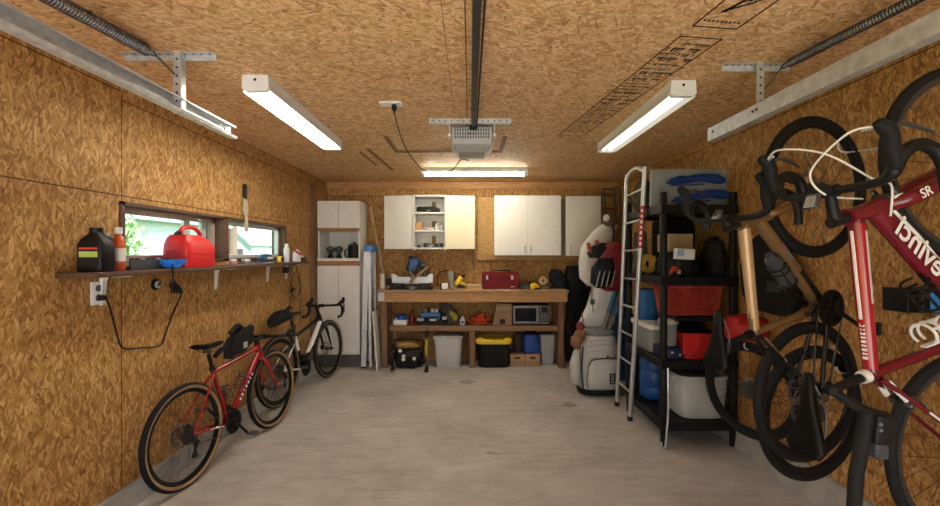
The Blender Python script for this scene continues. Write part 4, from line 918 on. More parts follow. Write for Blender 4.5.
for px, zz in ((400.2, .235), (403.5, .165), (403.5, .125), (414.2, .135)):
    MB().lathe([(.024, 0), (.024, .010), (.018, .014)], (bx(px, 5.44), 5.435, zz), (0, -1, 0), 16).build('gauge', M('gauge_white', (.80, .80, .78), .3), t)
MB().tube([(bx(395, 5.5), 5.52, .24), (bx(395, 5.5), 5.48, .36), (bx(409, 5.5), 5.46, .38), (bx(423, 5.5), 5.48, .36), (bx(423, 5.5), 5.52, .22)], .012, 8, smooth=5).build('handle', black, t)
MB().span((bx(396, 5.5), 5.50, 0), (bx(422, 5.5), 5.68, .03), .008).build('base', black, t, 0)
def bar_clamp(label, px, z0, z1, yel):
    y = BF - .06; x = bx(px, y); t = thing('bar_clamp', label, 'clamp', (x, y, z0), 'bar clamps by the bench front')
    MB().span((x - .006, y - .013, z0), (x + .006, y + .013, z1)).build('bar', steel, t, 0)
    MB().box((x, y - .03, z0 + .035), (.04, .10, .045), None, .008).build('fixed_jaw', black, t); MB().box((x, y - .02, z1 - .10), (.042, .09, .075), None, .010).build('sliding_jaw', black, t)
    MB().tube([(x, y - .045, z1 - .17), (x - .004, y - .055, z1 - .27), (x, y - .045, z1 - .36)], [.016, .022, .014], 10, smooth=4).build('grip', yel, t)
    MB().box((x, y - .07, z0 + .012), (.055, .06, .024), None, .004).build('pad', M('pad_brown', (.20, .12, .05), .6) if yel is black else black, t)
bar_clamp('dark bar clamp standing by the bench end near the ladder', 393.2, 0, .41, black)
bar_clamp('black bar clamp with yellow grip standing beside the lidded white bin', 427, 0, .57, M('clamp_yellow', (.55, .38, .03), .45))
def taper_bin(name, label, cat, px0, px1, y, d, h, mat, tap=.9, r=5, z=0):
    x0, x1 = bx(px0, y), bx(px1, y); cxx = (x0 + x1) / 2; hw = (x1 - x0) / 2
    t = thing(name, label, cat, (cxx, y + d / 2, z)); c = V((cxx, y + d / 2, z))
    m = MB(); m.loft([(c, hw * tap * .96, d / 2 * tap * .96, r), (c + V((0, 0, .012)), hw * tap, d / 2 * tap, r), (c + V((0, 0, h * .93)), hw * .965, d / 2 * .965, r), (c + V((0, 0, h * .935)), hw, d / 2, r), (c + V((0, 0, h)), hw, d / 2, r), (c + V((0, 0, h)), hw * .93, d / 2 * .93, r), (c + V((0, 0, h * .5)), hw * .88, d / 2 * .88, r), (c + V((0, 0, .02)), hw * tap * .9, d / 2 * tap * .9, r)], 40)
    m.build('body', mat, t, 30); return t, c, hw
bin_w = M('bin_pale', (.55, .55, .52), .4, var=.03)
t, c, hw = taper_bin('storage_bin', 'pale grey lidded recycling bin standing under the workbench', 'bin', 433, 463, 5.45, .30, .385, bin_w, .84)
for s0, s1 in ((-1, -.12), (-.1, 1)):
    MB().span(c + V((s0 * hw * .99, -.152, .386)), c + V((s1 * hw * .99, .15, .405)), .008, 2).span(c + V((s0 * hw * .9, -.12, .405)), c + V((s1 * hw * .9, .12, .412)), .003).build('lid', bin_w if s0 == -1 else M('lid_grey', (.40, .41, .41), .4), t, 25)
t, c, hw = taper_bin('tote_box', 'black storage tote with a bright yellow lid under the bench', 'tote', 476.5, 511.5, 5.46, .34, .33, M('tote_black', (.018, .018, .02), .45), .86)
for k in range(5): MB().box(c + V((-.16 + k * .08, -.160, .18)), (.02, .012, .24), (.07, 0, 0), .004).build('rib', M('tote_black', (0, 0, 0)), t)
MB().loft([(c + V((0, 0, .315)), hw * 1.06, .185, 6), (c + V((0, 0, .36)), hw * 1.1, .19, 6), (c + V((0, 0, .372)), hw * 1.07, .18, 6), (c + V((0, 0, .372)), hw * .9, .14, 6), (c + V((0, 0, .362)), hw * .88, .135, 6)], 40).build('lid', yellow, t, 30)
for sx in (-.7, .75): MB().box(c + V((hw * sx, -.10, .378)), (.07, .05, .02), None, .006).build('lid_clip', yellow, t)
def drawer_box(label, px0, px1):
    y = 5.56; x0, x1 = bx(px0, y) + .003, bx(px1, y) - .003; t = thing('cardboard_carton', label, 'box', ((x0 + x1) / 2, y + .1, 0), 'cardboard cartons')
    MB().span((x0, y, .0), (x1, y + .26, .155), .002).build('body', card, t, 0); MB().span((x0 - .001, y - .004, .075), (x1 + .001, y + .26, .158), .002).build('lid', M('card_lid', (.42, .26, .14), .8), t, 0)
    xm = (x0 + x1) / 2; MB().span((xm - .035, y - .006, .10), (xm + .035, y - .0035, .122), .004).build('hand_hole', M('hole_dark', (.02, .014, .01), .9), t)
drawer_box('low cardboard box with hand hole beside the yellow lidded tote', 510, 525)
drawer_box('low cardboard box with hand hole beneath the blue bag', 525.3, 540.5)
m = MB(); y = 5.69; m.loft([(V((bx(531.5, y), y, .159)), .10, .09, 3), (V((bx(531.5, y), y, .19)), .115, .10, 3), (V((bx(531.5, y), y, .32)), .12, .10, 2.6), (V((bx(531, y), y, .40)), .11, .09, 2.4), (V((bx(531, y), y, .41)), .09, .07, 2.4), (V((bx(531, y), y, .33)), .085, .065, 2.4)], 28, .04, 3); m.jitter(.010, 16)
t = thing('shopping_bag', 'blue tarpaulin bag stuffed with dark things on the cardboard box', 'bag', (bx(531.5, y), y, .159)); m.build('body', M('bag_blue', (.015, .07, .30), .5, var=.2), t)
MB().loft([(V((bx(531, y), y, .36)), .07, .055, 2.2), (V((bx(530, y), y, .43)), .08, .06, 2.2), (V((bx(532, y), y, .455)), .04, .03, 2)], 18, .12, 5).build('contents', black, t)
o = MB().loft([(V((bx(518, 5.72), 5.74, .159)), .055, .06, 3), (V((bx(518, 5.72), 5.74, .36)), .055, .06, 3), (V((bx(518.5, 5.72), 5.74, .41)), .035, .04, 2.4)], 18, .05, 2).build('paper_sack', M('dark_sack', (.06, .03, .025), .8), None); tag(o, 'dark brown sack standing on the box beside the yellow lidded tote', 'sack')
t, c, hw = taper_bin('waste_basket', 'light grey open waste basket by the bench leg nearest golf bag', 'waste basket', 540, 556.5, 5.62, .22, .40, M('basket_grey', (.42, .43, .43), .4), .78, 4.5)
m = MB(); m.loft([(c + V((0, 0, .30)), hw * .8, .09, 2.6), (c + V((0, 0, .395)), hw * .85, .10, 2.4), (c + V((.01, 0, .42)), hw * .5, .05, 2)], 20, .12, 9); m.jitter(.012, 20); m.build('bin_liner', M('liner', (.22, .22, .22), .5), t)
# dark hanging things between the bench and the golf gear
m = MB(); secs = []
for k in range(9):
    q = k / 8; zz = .02 + 1.30 * q; secs.append((V((1.47 - .02 * math.sin(q * 5), 5.78, zz)), .155 + .02 * math.sin(q * 9), .055 + .02 * math.sin(q * 6 + 1), 2.4))
m.loft(secs, 28, .06, 6); m.jitter(.018, 8)
o = m.build('garment_bag', M('black_nylon', (.010, .010, .011), .6, var=.4, bump=.3), None); tag(o, 'tall black nylon cover hanging on the wall beside the bench', 'cover')
o = MB().box((1.77, 5.84, .70), (.22, .02, 1.40), (-.03, 0, 0), .003).build('grey_board', M('board_dark', (.10, .085, .065), .7, var=.2), None, 0); tag(o, 'dusty dark board standing on the rear wall behind golf bag', 'board')
# ------------------------------------------------------------------ bicycles: local x forward, y to the bike's left, z up, origin at the bottom bracket
def wheel(root, c, st, R=.345, tyre_r=.020, tan=None, rim_m=None, rim_d=.028, disc=None, rear=False, steer=None, deep=.0):
    """rim mesh = the wheel; tyre, sidewall, spokes, hub, disc, cassette hang on it"""
    c = V(c); ax = V((0, 1, 0)) if steer is None else steer @ V((0, 1, 0))
    Rc = R - tyre_r; Ri = Rc - tyre_r * .75
    w = MB().lathe([(Ri + .004, -.012), (Ri + .004, .012), (Ri - .006, .013), (Ri - rim_d, .006), (Ri - rim_d, -.006), (Ri - .006, -.013)], c, ax, 64, cap=False, loop=True).build('wheel', rim_m, root, 30)
    def sect(a0, a1, n, r): return [(Rc + r * math.cos(a0 + (a1 - a0) * k / n), r * 1.0 * math.sin(a0 + (a1 - a0) * k / n)) for k in range(n + 1)]
    lim = 1.45 if tan else 2.5
    MB().lathe(sect(-lim, lim, 8, tyre_r), c, ax, 64, cap=False).build('tyre', rubber, w, 60)
    if tan:
        s = MB()
        for sg in (-1, 1): s.lathe([(r, h * sg) for r, h in sect(lim, 2.5, 4, tyre_r)], c, ax, 64, cap=False)
        s.build('sidewall', tan, w, 60)
    sp = MB(); sd, u = frame_of(ax); N = 24
    for k in range(N):
        a = 2 * PI * k / N; side = 1 if k % 2 else -1; tw = (.9 if (k // 2) % 2 else -.9)
        p = c + (sd * math.cos(a) + u * math.sin(a)) * (Ri - rim_d * .9); h = c + ax * (.028 * side) + (sd * math.cos(a + tw) + u * math.sin(a + tw)) * .022
        sp.tube([h, p], .0011, 4, cap=False)
    sp.build('spoke_lacing', M('spoke_black', (.03, .03, .03), .4, .5), w, 60)
    hb = MB().lathe([(.008, -.058), (.008, -.034), (.024, -.032), (.024, -.026), (.013, -.02), (.013, .02), (.024, .026), (.024, .032), (.008, .034), (.008, .058)], c, ax, 18).build('hub', darkgrey, w)
    if disc is not None:
        d = MB().lathe([(.058, 0), (.080, 0), (.080, .002), (.058, .002)], c + ax * disc, ax, 40, cap=False, loop=True)
        for k in range(6):
            a = 2 * PI * k / 6; d.bar(c + ax * (disc + .001) + (sd * math.cos(a) + u * math.sin(a)) * .015, c + ax * (disc + .001) + (sd * math.cos(a + .35) + u * math.sin(a + .35)) * .062, .006, .0018, 0, ax)
        d.build('brake_disc', M('disc_steel', (.35, .35, .35), .35, .9), w, 20)
    if rear:
        cs = MB()
        for k, r in enumerate((.060, .054, .048, .042, .037, .032, .028, .025)):
            y = -.024 - k * .0042; prof = []
            cs.lathe([(r - .006, 0), (r, .0004), (r, .0018), (r - .006, .0022)], c + ax * y, ax, 36)
        cs.build('cassette', steel, w, 20)
    return w

def bicycle(label, group, mat, paint, P):
    """paint: dict of materials; P: proportions"""
    t = thing('bicycle', label, 'bicycle', (0, 0, 0), group, mat)
    g = dict(ra=V((-.415, 0, .07)), fa=V((.585, 0, .07)), hb=V((.425, 0, .417)), ht=V((.382, 0, .55)), cl=V((-.142, 0, .46)), sp=V((-.19, 0, .62)), R=.345)
    g.update({k: (V(v) if isinstance(v, tuple) else v) for k, v in P.get('g', {}).items()})
    ra, fa, hb, ht, cl, spt = g['ra'], g['fa'], g['hb'], g['ht'], g['cl'], g['sp']
    fat = P.get('fat', 1.0); fm = paint['frame']
    f = MB(); had = (ht - hb).normalized()
    f.tube([hb - had * .002, hb + had * .02, ht - had * .02, ht], [.026 * fat, .023 * fat, .021 * fat, .024 * fat], 16)
    f.tube([ht - had * .035, (ht - had * .035).lerp(cl + V((0, 0, -.012)), .5), cl + V((.0, 0, -.012))], [.019 * fat, .017 * fat, .015 * fat], 14)
    f.tube([cl + V((-.004, 0, .015)), cl.lerp(V((0, 0, 0)), .5), V((0, 0, 0))], [.0175, .0165, .019 * fat], 14)
    f.cyl((0, -.043, 0), (0, .043, 0), .023, 20)
    f.build('frame', fm, t, 60)
    for s in (-1, 1):
        MB().tube([V((-.012, s * .022, .0)), V((-.12, s * .034, .012)), ra + V((.05, s * .060, -.002)), ra + V((0, s * .064, 0))], [.013, .0105, .009, .010], 10, smooth=3).build('chain_stay', paint.get('stays', fm), t, 60)
    dt = MB(); dt.tube([hb + had * .028, hb.lerp(V((0, 0, 0)), .5) + had * .014, V((.008, 0, .006))], [.021 * fat, .023 * fat, .021 * fat], 16, flat=P.get('dtflat', 1.0)); dt.build('down_tube', paint.get('down', fm), t, 60)
    for s in (-1, 1): MB().tube([cl + V((-.012, s * .012, -.03 if not P.get('lowstay') else -.09)), cl.lerp(ra, .35) + V((0, s * .038, 0)), ra + V((.004, s * .062, .012))], [.010, .008, .007], 8, smooth=3).build('seat_stay', paint.get('stays', fm), t, 60)
    # fork
    fk = MB(); cr = hb - had * .012
    fk.lathe([(.026 * fat, 0), (.030, .03), (.024 * fat, .04)], hb - had * .04, had, 18)
    for s in (-1, 1):
        fk.tube([hb + V((.0, s * .012, 0)) - had * .028, cr - had * .06 + V((.004, s * .046, 0)), cr.lerp(fa, .62) + V((-.006, s * .052, 0)), fa + V((0, s * .056, 0))], [k * P.get('forkr', 1) for k in (.018, .017, .013, .009)], 12, smooth=3)
    fk.build('fork', paint.get('fork', fm), t, 60)
    wheel(t, ra, None, g['R'], P.get('tyre', .020), paint.get('tan'), paint['rim'], P.get('rim', .028), P.get('disc', .040), True)
    wheel(t, fa, None, g['R'], P.get('tyre', .020), paint.get('tan'), paint['rim'], P.get('rim', .028), P.get('disc', .040), False)
    # cockpit
    st = ht + had * P.get('spacer', .02); bc = st + V((P.get('reach', .10), 0, .02)) + had * .012
    MB().tube([ht, st + had * .035], .0185, 14).tube([st + had * .016, bc - V((.012, 0, 0))], [.019, .016], 12).cyl(bc + V((0, -.024, 0)), bc + V((0, .024, 0)), .021, 16).build('stem', paint.get('stem', black), t)
    W = P.get('barw', .21)
    bar = MB(); tape = P.get('tape', .0158); bp = []
    pr = [(0, 0, 0), (0, .10, 0), (.004, .155, 0), (.022, .188, .002), (.062, .205, -.002), (.092, .211, -.03), (.100, .214, -.068), (.078, .219, -.108), (.035, .222, -.128), (-.03, .224, -.132)]
    for s in (1, -1): bp.append([bc + V((x, y * s * W / .21, z)) for x, y, z in pr])
    hbar = None
    full = [p for p in reversed(bp[1])] + bp[0][1:]
    hbar = bar.tube(full, [tape] * 7 + [.0135] * 5 + [tape] * 7, 12, smooth=4).build('handlebar', paint.get('tape', black), t)
    for s in (1, -1):
        h0 = bc + V((.055, .205 * s * W / .21, .004))
        hd = MB().loft([(h0 + V((-.03, 0, .008)), .014, .012, 2.4, (0, 1, 0), (.3, 0, 1)), (h0 + V((.02, 0, .020)), .019, .020, 2.6, (0, 1, 0), (0, 0, 1)), (h0 + V((.07, 0, .024)), .019, .020, 2.6, (0, 1, 0), (0, 0, 1)), (h0 + V((.095, 0, .042)), .019, .024, 2.6, (0, 1, 0), (-.4, 0, 1)), (h0 + V((.108, 0, .066)), .013, .014, 2.2, (0, 1, 0), (-.7, 0, .7))], 16)
        hd = hd.build('brake_hood', paint.get('hood', rubber), hbar)
        MB().tube([h0 + V((.085, 0, .025)), h0 + V((.105, 0, -.01)), h0 + V((.098, s * .004, -.06)), h0 + V((.082, s * .010, -.105))], [.009, .009, .0085, .006], 10, smooth=4, flat=.6).build('brake_lever', paint.get('lever', steel), hbar)
    # saddle
    top = spt; MB().tube([cl + V((0, 0, .0)), cl + (top - cl) * .9 + V((0, 0, -.0))], .0140, 14).build('seatpost', paint.get('post', black), t)
    MB().lathe([(.021, -.012), (.021, .012)], cl + (top - cl).normalized() * .018, (top - cl), 18).build('seat_clamp', paint.get('clamp', black), t)
    sd = MB(); o = top + V((.02 - P.get('setback', 0), 0, .045))
    sd.loft([(o + V((.135, 0, -.004)), .010, .008, 2.2, (0, 1, 0), (0, 0, 1)), (o + V((.12, 0, 0)), .019, .014, 2.3, (0, 1, 0), (0, 0, 1)), (o + V((.04, 0, -.002)), .024, .017, 2.4, (0, 1, 0), (0, 0, 1)), (o + V((-.04, 0, .0)), .045, .019, 2.4, (0, 1, 0), (0, 0, 1)), (o + V((-.10, 0, .010)), .068, .021, 2.4, (0, 1, 0), (0, 0, 1)), (o + V((-.125, 0, .016)), .055, .015, 2.2, (0, 1, 0), (0, 0, 1))], 20)
    sd = sd.build('saddle', paint.get('saddle', M('saddle_black', (.02, .02, .021), .5, var=.15)), t, 60)
    rl = MB()
    for s in (-1, 1): rl.tube([o + V((.10, s * .012, -.012)), o + V((.03, s * .022, -.038)), o + V((-.05, s * .022, -.038)), o + V((-.10, s * .03, -.006))], .0035, 6, smooth=4)
    rl.cyl(top + V((-.005, -.026, .008)), top + V((-.005, .026, .008)), .014, 12); rl.build('saddle_rails', steel, sd)
    # drivetrain (on the bike's right, y < 0)
    ck = MB(); yc = -.046
    prof = [(.070, -.002), (.088, -.0015), (.088, .0015), (.070, .002)]
    ck.lathe(prof, (0, yc, 0), (0, 1, 0), 52, cap=False, loop=True)
    for k in range(40):
        a = 2 * PI * k / 40; ck.box((.0895 * math.cos(a), yc, .0895 * math.sin(a)), (.005, .0024, .0045), Euler((0, -a, 0)))
    ca = P.get('crank', 3.4)
    for k in range(5):
        a = ca + 2 * PI * k / 5; ck.bar((.014 * math.cos(a), yc - .006, .014 * math.sin(a)), (.076 * math.cos(a), yc, .076 * math.sin(a)), .018, .006, 0, V((0, 1, 0)))
    if P.get('blackcrank'): ck.lathe([(.005, .004), (.082, .0035), (.082, .005), (.005, .006)], (0, yc, 0), (0, 1, 0), 40)
    ck = ck.build('crankset', steel if not P.get('blackcrank') else black, t, 20)
    for s, aa in ((-1, ca), (1, ca + PI)):
        d = V((math.cos(aa), 0, math.sin(aa))); y0 = s * .060
        MB().bar(V((0, y0, 0)), d * .172 + V((0, s * .078, 0)), .022, .014, .005, V((0, 1, 0))).cyl((0, y0 - s * .02, 0), (0, y0 + s * .008, 0), .018, 14).build('crank_arm', black, ck)
        pc = d * .172 + V((0, s * .125, 0))
        MB().box(pc, (.062, .075, .018), None, .006).cyl(d * .172 + V((0, s * .08, 0)), pc, .008, 10).build('pedal', paint.get('pedal', darkgrey), ck)
    ch = MB(); yy = -.044
    up = [V((.0, yy, .088)), ra + V((.0, -.004 + yy, .042))]; lo = [V((.0, yy, -.088)), ra + V((.035, yy, -.075))]
    ch.bar(up[0], up[1], .005, .006, 0, V((0, 1, 0))).bar(lo[0], lo[1], .005, .006, 0, V((0, 1, 0))); ch.build('chain', steel, t, 0)
    dr = MB(); b0 = ra + V((.008, -.058, -.024))
    dr.box(b0, (.03, .03, .045), (0, .3, 0), .008).box(b0 + V((.022, .006, -.03)), (.05, .03, .028), (0, .6, 0), .008)
    dr.bar(b0 + V((.03, .012, -.04)), b0 + V((.010, .012, -.125)), .026, .006, .002, V((0, 1, 0)))
    for q in (b0 + V((.03, .012, -.045)), b0 + V((.011, .012, -.118))): dr.cyl(q + V((0, -.006, 0)), q + V((0, .004, 0)), .021, 16)
    dr.build('derailleur', black, t, 30)
    MB().box(V((-.03, -.03, .115)), (.02, .03, .05), (0, .1, 0), .005).bar(V((-.02, -.026, .10)), V((.02, -.040, .09)), .008, .02).build('front_derailleur', black, t)
    if P.get('disc') is not None:
        MB().box(fa + V((-.072, .048, .030)), (.035, .03, .055), (0, .5, 0), .007).build('brake_caliper', black, t); MB().box(ra + V((.07, .048, .03)), (.05, .03, .03), (0, .4, 0), .007).build('brake_caliper', black, t)
    return t, g, bc

def cage(t, p, d, mat, out):
    """bottle cage at p along d, opening towards out"""
    p, d, out = V(p), V(d).normalized(), V(out).normalized(); s = d.cross(out).normalized(); c = p + out * .045; m = MB()
    for h, r in ((.0, .036), (.075, .037), (.105, .037)):
        m.tube([c + d * h + (out * math.cos(a) + s * math.sin(a)) * r for a in [(-2.5 + 5.0 * k / 16) for k in range(17)]], .0048, 6)
    m.bar(p + d * -.02 + out * .006, p + d * .12 + out * .006, .018, .006, 0, out)
    for a in (-.9, .9): m.tube([c + d * -.0 + (out * math.cos(a) + s * math.sin(a)) * .036, c + d * .105 + (out * math.cos(a) + s * math.sin(a)) * .037], .0048, 6)
    return m.build('bottle_cage', mat, t)

def lettering(txt, t, o, ux, uy, size, mat, name='lettering', bold=0, shear=0):
    cu = bpy.data.curves.new('t', 'FONT'); cu.body = txt; cu.size = size; cu.extrude = .0004; cu.offset = bold; cu.align_x = 'CENTER'; cu.align_y = 'CENTER'; cu.shear = shear; cu.resolution_u = 3
    ob = bpy.data.objects.new('t', cu); COL.objects.link(ob); bpy.context.view_layer.update()
    me = bpy.data.meshes.new_from_object(ob.evaluated_get(bpy.context.evaluated_depsgraph_get())); bpy.data.objects.remove(ob)
    ux, uy = V(ux).normalized(), V(uy); uy = (uy - ux * uy.dot(ux)).normalized(); uz = ux.cross(uy); o = V(o)
    bm = bmesh.new(); bm.from_mesh(me); bpy.data.meshes.remove(me)
    for v in bm.verts: v.co = o + ux * v.co.x + uy * v.co.y + uz * v.co.z
    m = MB(); m.bm.free(); m.bm = bm
    return m.build(name, mat, t, 0)

def pose_ground(ra, fa, lean, bbdrop=.07, sc=1.0):
    """matrix of a bike standing on the floor: rear and front axle points, lean to its left (radians)"""
    ra, fa = V(ra), V(fa); F = (fa - ra).normalized(); L = V((0, 0, 1)).cross(F).normalized()
    L = (Matrix.Rotation(-lean, 3, F) @ L); U = F.cross(L).normalized()
    o = ra + F * .415 * sc - U * bbdrop * sc
    return Matrix.Translation(o) @ Matrix.Scale(sc, 4) @ Matrix.Translation(-o) @ Matrix(((F.x, L.x, U.x, o.x), (F.y, L.y, U.y, o.y), (F.z, L.z, U.z, o.z), (0, 0, 0, 1)))
def pose_hung(o, F, L, U):
    F, U = V(F).normalized(), V(U); U = (U - F * U.dot(F)).normalized(); L = U.cross(F)
    return Matrix(((F.x, L.x, U.x, o[0]), (F.y, L.y, U.y, o[1]), (F.z, L.z, U.z, o[2]), (0, 0, 0, 1)))

red_paint = M('bike_red', (.29, .008, .012), .25, var=.04, coat=.6)
rim_black = M('rim_black', (.015, .015, .016), .35, var=.1)
tan_wall = M('tan_sidewall', (.33, .20, .095), .7, var=.1)
bike_white = M('bike_white', (.80, .80, .77), .3, var=.02, coat=.4)
carbon = M('carbon_black', (.015, .015, .016), .3, var=.1, coat=.3)
bronze = M('bike_bronze', (.21, .115, .045), .35, .25, var=.06, coat=.3)
bronze_l = M('bike_bronze_light', (.52, .33, .17), .38, .2, var=.05, coat=.3)
maroon = M('bike_maroon', (.145, .004, .014), .25, var=.05, coat=.4)
gloss_red = M('bike_gloss_red', (.33, .006, .014), .22, var=.04, coat=.5)
decal = M('decal_white', (.80, .78, .75), .4, var=.02)

# red gravel bike leaning on the window wall
b1, g, bc = bicycle('red gravel bike with tan sidewall tyres leaning under the window shelf', 'bikes leaning on the window wall', pose_ground((-1.83, 2.70, .328), (-1.715, 3.64, .328), math.radians(3.0), sc=.95),
    dict(frame=red_paint, rim=rim_black, tan=tan_wall, saddle=M('saddle_black', (0, 0, 0))), dict(g=dict(cl=(-.135, 0, .43), sp=(-.175, 0, .575), hb=(.425, 0, .415), ht=(.395, 0, .515)), fat=1.15, tyre=.021, disc=.040, crank=-.9, blackcrank=True, spacer=.015, tape=.0150))
hb, ht = g['hb'], g['ht']; had = (ht - hb).normalized(); dd = (hb + had * .028) * -1; dn = dd.normalized(); mid = (hb + had * .028) * .55 + had * .012
m = MB()
for k, w in enumerate((.020, .008, .022, .018, .008, .020, .016)):
    p = hb * (.66 - k * .062) + had * .014; m.bar(p + V((0, -.0255, 0)) - dn * w * .5, p + V((0, -.0255, 0)) + dn * w * .5, .002, .020 if k not in (1, 4) else .03)
m.build('frame_lettering', decal, b1, 0)
MB().bar(V((-.10, -.0115, .004)) + V((0, -.031, 0)), V((-.26, -.052, .045)) + V((0, -.010, 0)), .003, .006).bar(V((-.20, -.0585, .036)), V((-.17, -.0565, .028)), .004, .010).build('stay_decal', decal, b1, 0)
cage(b1, hb * .42 + V((-.016, 0, .02)), hb, steel, (-.7, 0, .7)); cage(b1, g['cl'] * .35 + V((.015, 0, 0)), g['cl'], steel, (.95, 0, .3))
tl = b1.matrix_world.copy()
# kickstand-like prop under the front wheel
# bag on the top tube (a thing of its own, strapped behind the bars)
def local_thing(name, label, cat, mat): return thing(name, label, cat, (0, 0, 0), None, mat)
bg_ = local_thing('handlebar_bag', 'black frame bag with grey reflector strapped behind the red bike handlebar', 'bag', tl)
bagm = M('bag_black', (.022, .022, .024), .75, var=.3, bump=.2)
MB().prism([(.03, .475), (.30, .555), (.295, .68), (.23, .69), (.08, .625), (.03, .58)], .075, (0, .0, 0), (1, 0, 0), (0, 0, 1)).build('body', bagm, bg_, 0)
MB().span((.165, -.041, .525), (.215, -.038, .575), .002).build('reflector', M('reflector_grey', (.35, .35, .34), .4), bg_, 0)
MB().tube([(.05, .0, .56), (.0, .02, .56), (-.07, .03, .52)], [.02, .018, .02], 10, smooth=4).tube([(.22, 0, .67), (.17, .01, .71), (.09, .02, .66)], [.02, .022, .018], 10, smooth=4).tube([(.29, 0, .65), (.33, .0, .67)], .03, 10).build('rolled_strap', bagm, bg_)

# white road bike further along the wall
b2, g, bc = bicycle('white and black road bike leaning on the wall next to tall cabinet', 'bikes leaning on the window wall', pose_ground((-1.87, 4.10, .345), (-1.71, 5.085, .345), math.radians(2.5)),
    dict(frame=carbon, fork=carbon, stem=carbon, rim=rim_black, tan=M('brown_sidewall', (.28, .18, .09), .7), down=bike_white, stays=bike_white), dict(g=dict(cl=(-.12, 0, .36), sp=(-.17, 0, .545), ht=(.385, 0, .50), hb=(.425, 0, .405)), fat=1.15, tyre=.017, disc=.040, crank=2.9, blackcrank=True, spacer=.08, rim=.04))
for s in (-1, 1): MB().bar(g['hb'].lerp(g['fa'], .45) + V((0, s * .052, 0)), g['hb'].lerp(g['fa'], .95) + V((0, s * .058, 0)), .022, .026, .006, V((0, 1, 0))).build('fork_blade_decal', bike_white, b2)
MB().tube([V((.02, 0, .03)), g['hb'] * .45], [.026, .0295], 14).build('down_tube_band', carbon, b2)
MB().tube([g['cl'] * .55, g['cl'] * .98], .0205, 14).build('seat_tube_band', bike_white, b2)
hm = local_thing('saddle_bag', 'lumpy black seat bag over the saddle of the white bike', 'bag', b2.matrix_world.copy())
m = MB().loft([(V((-.50, 0, .535)), .03, .025, 2.2, (0, 1, 0), (0, 0, 1)), (V((-.47, 0, .56)), .065, .045, 2.4, (0, 1, 0), (0, 0, 1)), (V((-.38, 0, .59)), .085, .06, 2.4, (0, 1, 0), (0, 0, 1)), (V((-.28, 0, .60)), .075, .06, 2.3, (0, 1, 0), (0, 0, 1)), (V((-.18, 0, .575)), .035, .04, 2.2, (0, 1, 0), (0, 0, 1))], 22); m.build('body', bagm, hm)
MB().tube([(-.28, -.03, .65), (-.21, -.01, .67), (-.15, .0, .65)], [.018, .016, .012], 10, smooth=3).tube([(-.38, -.09, .57), (-.34, -.088, .60)], .006, 6).build('strap', bagm, hm)

# ---- hanging bikes
F2, L2, U2 = (.033, -.005, .999), None, (-.955, -.29, .03)
b3, g, bc = bicycle('bronze road bike hung upright on the wall in front of the rack', 'bikes hung upright on the wall', pose_hung((1.735, 2.075, 1.234), F2, None, U2),
    dict(frame=bronze, fork=bronze, rim=rim_black, stays=carbon, stem=black, pedal=black), dict(g=dict(cl=(-.12, 0, .44), sp=(-.165, 0, .60)), fat=1.35, tyre=.022, rim=.020, disc=.040, crank=4.2, blackcrank=True, spacer=.045, reach=.035))
MB().tube([g['ht'] - (g['ht'] - g['hb']).normalized() * .035 + V((-.03, 0, -.004)), (g['ht'] - (g['ht'] - g['hb']).normalized() * .035 + V((-.03, 0, -.004))).lerp(g['cl'] + V((.02, 0, -.010)), .5), g['cl'] + V((.02, 0, -.010))], [.0268, .0240, .0215], 14).build('top_tube', bronze_l, b3)
MB().tube([g['hb'] * .42 + V((0, 0, .008)), V((.012, 0, .008))], [.0325, .030], 14).build('down_tube_sleeve', carbon, b3)
for k, (u_, c_) in enumerate(((.66, (.30, .08, .14)), (.62, (.14, .22, .08)), (.58, (.18, .2, .28)))):
    p = g['hb'] * u_ + V((0, 0, .02)); MB().bar(p + V((-.015, -.0305, -.012)), p + V((.012, -.0305, .014)), .003, .018).build('head_decal', M('decal_%d' % k, c_, .5), b3, 0)
MB().box(bc + V((.02, 0, .045)), (.045, .035, .02), (0, .5, 0), .006).build('bike_computer', darkgrey, b3); MB().box(bc + V((.012, 0, .059)), (.03, .026, .003), (0, .5, 0)).build('computer_screen', grey, b3, 0)
MB().bar(g['cl'] + V((-.02, -.02, -.05)), g['cl'].lerp(g['ra'], .42) + V((0, -.045, 0)), .008, .009).build('stay_decal', bronze_l, b3)

p = g['hb'] * .40 + V((-.02, 0, .030)); d = g['hb'].normalized(); cage(b3, p, d, black, (-.7, 0, .7))
q = p + V((-.7, 0, .7)).normalized() * .045; MB().lathe([(.030, -.01), (.036, 0), (.036, .10), (.031, .115), (.036, .13), (.034, .155), (.018, .17), (.018, .185), (.010, .19)], q, d, 20).build('water_bottle', darkgrey, b3)
def loose_wheel(label, c, F, U, R):
    t = thing('bicycle_wheel_spare', label, 'wheel', (0, 0, 0), 'spare wheels by the hanging bikes', pose_hung(c, F, None, U))
    return wheel(t, (0, 0, 0), None, R, .021, None, rim_black, .03, .04, True)
loose_wheel('black spoked wheel hung against the wall just behind the bronze bike rear wheel', (1.738, 2.14, .685), (.02, 0, 1), (-.965, -.26, .02), .345)
loose_wheel('black spoked wheel hung beside the rack behind the bronze bike saddle', (1.93, 2.90, .555), (0, 0, 1), (-.40, .916, 0), .33)

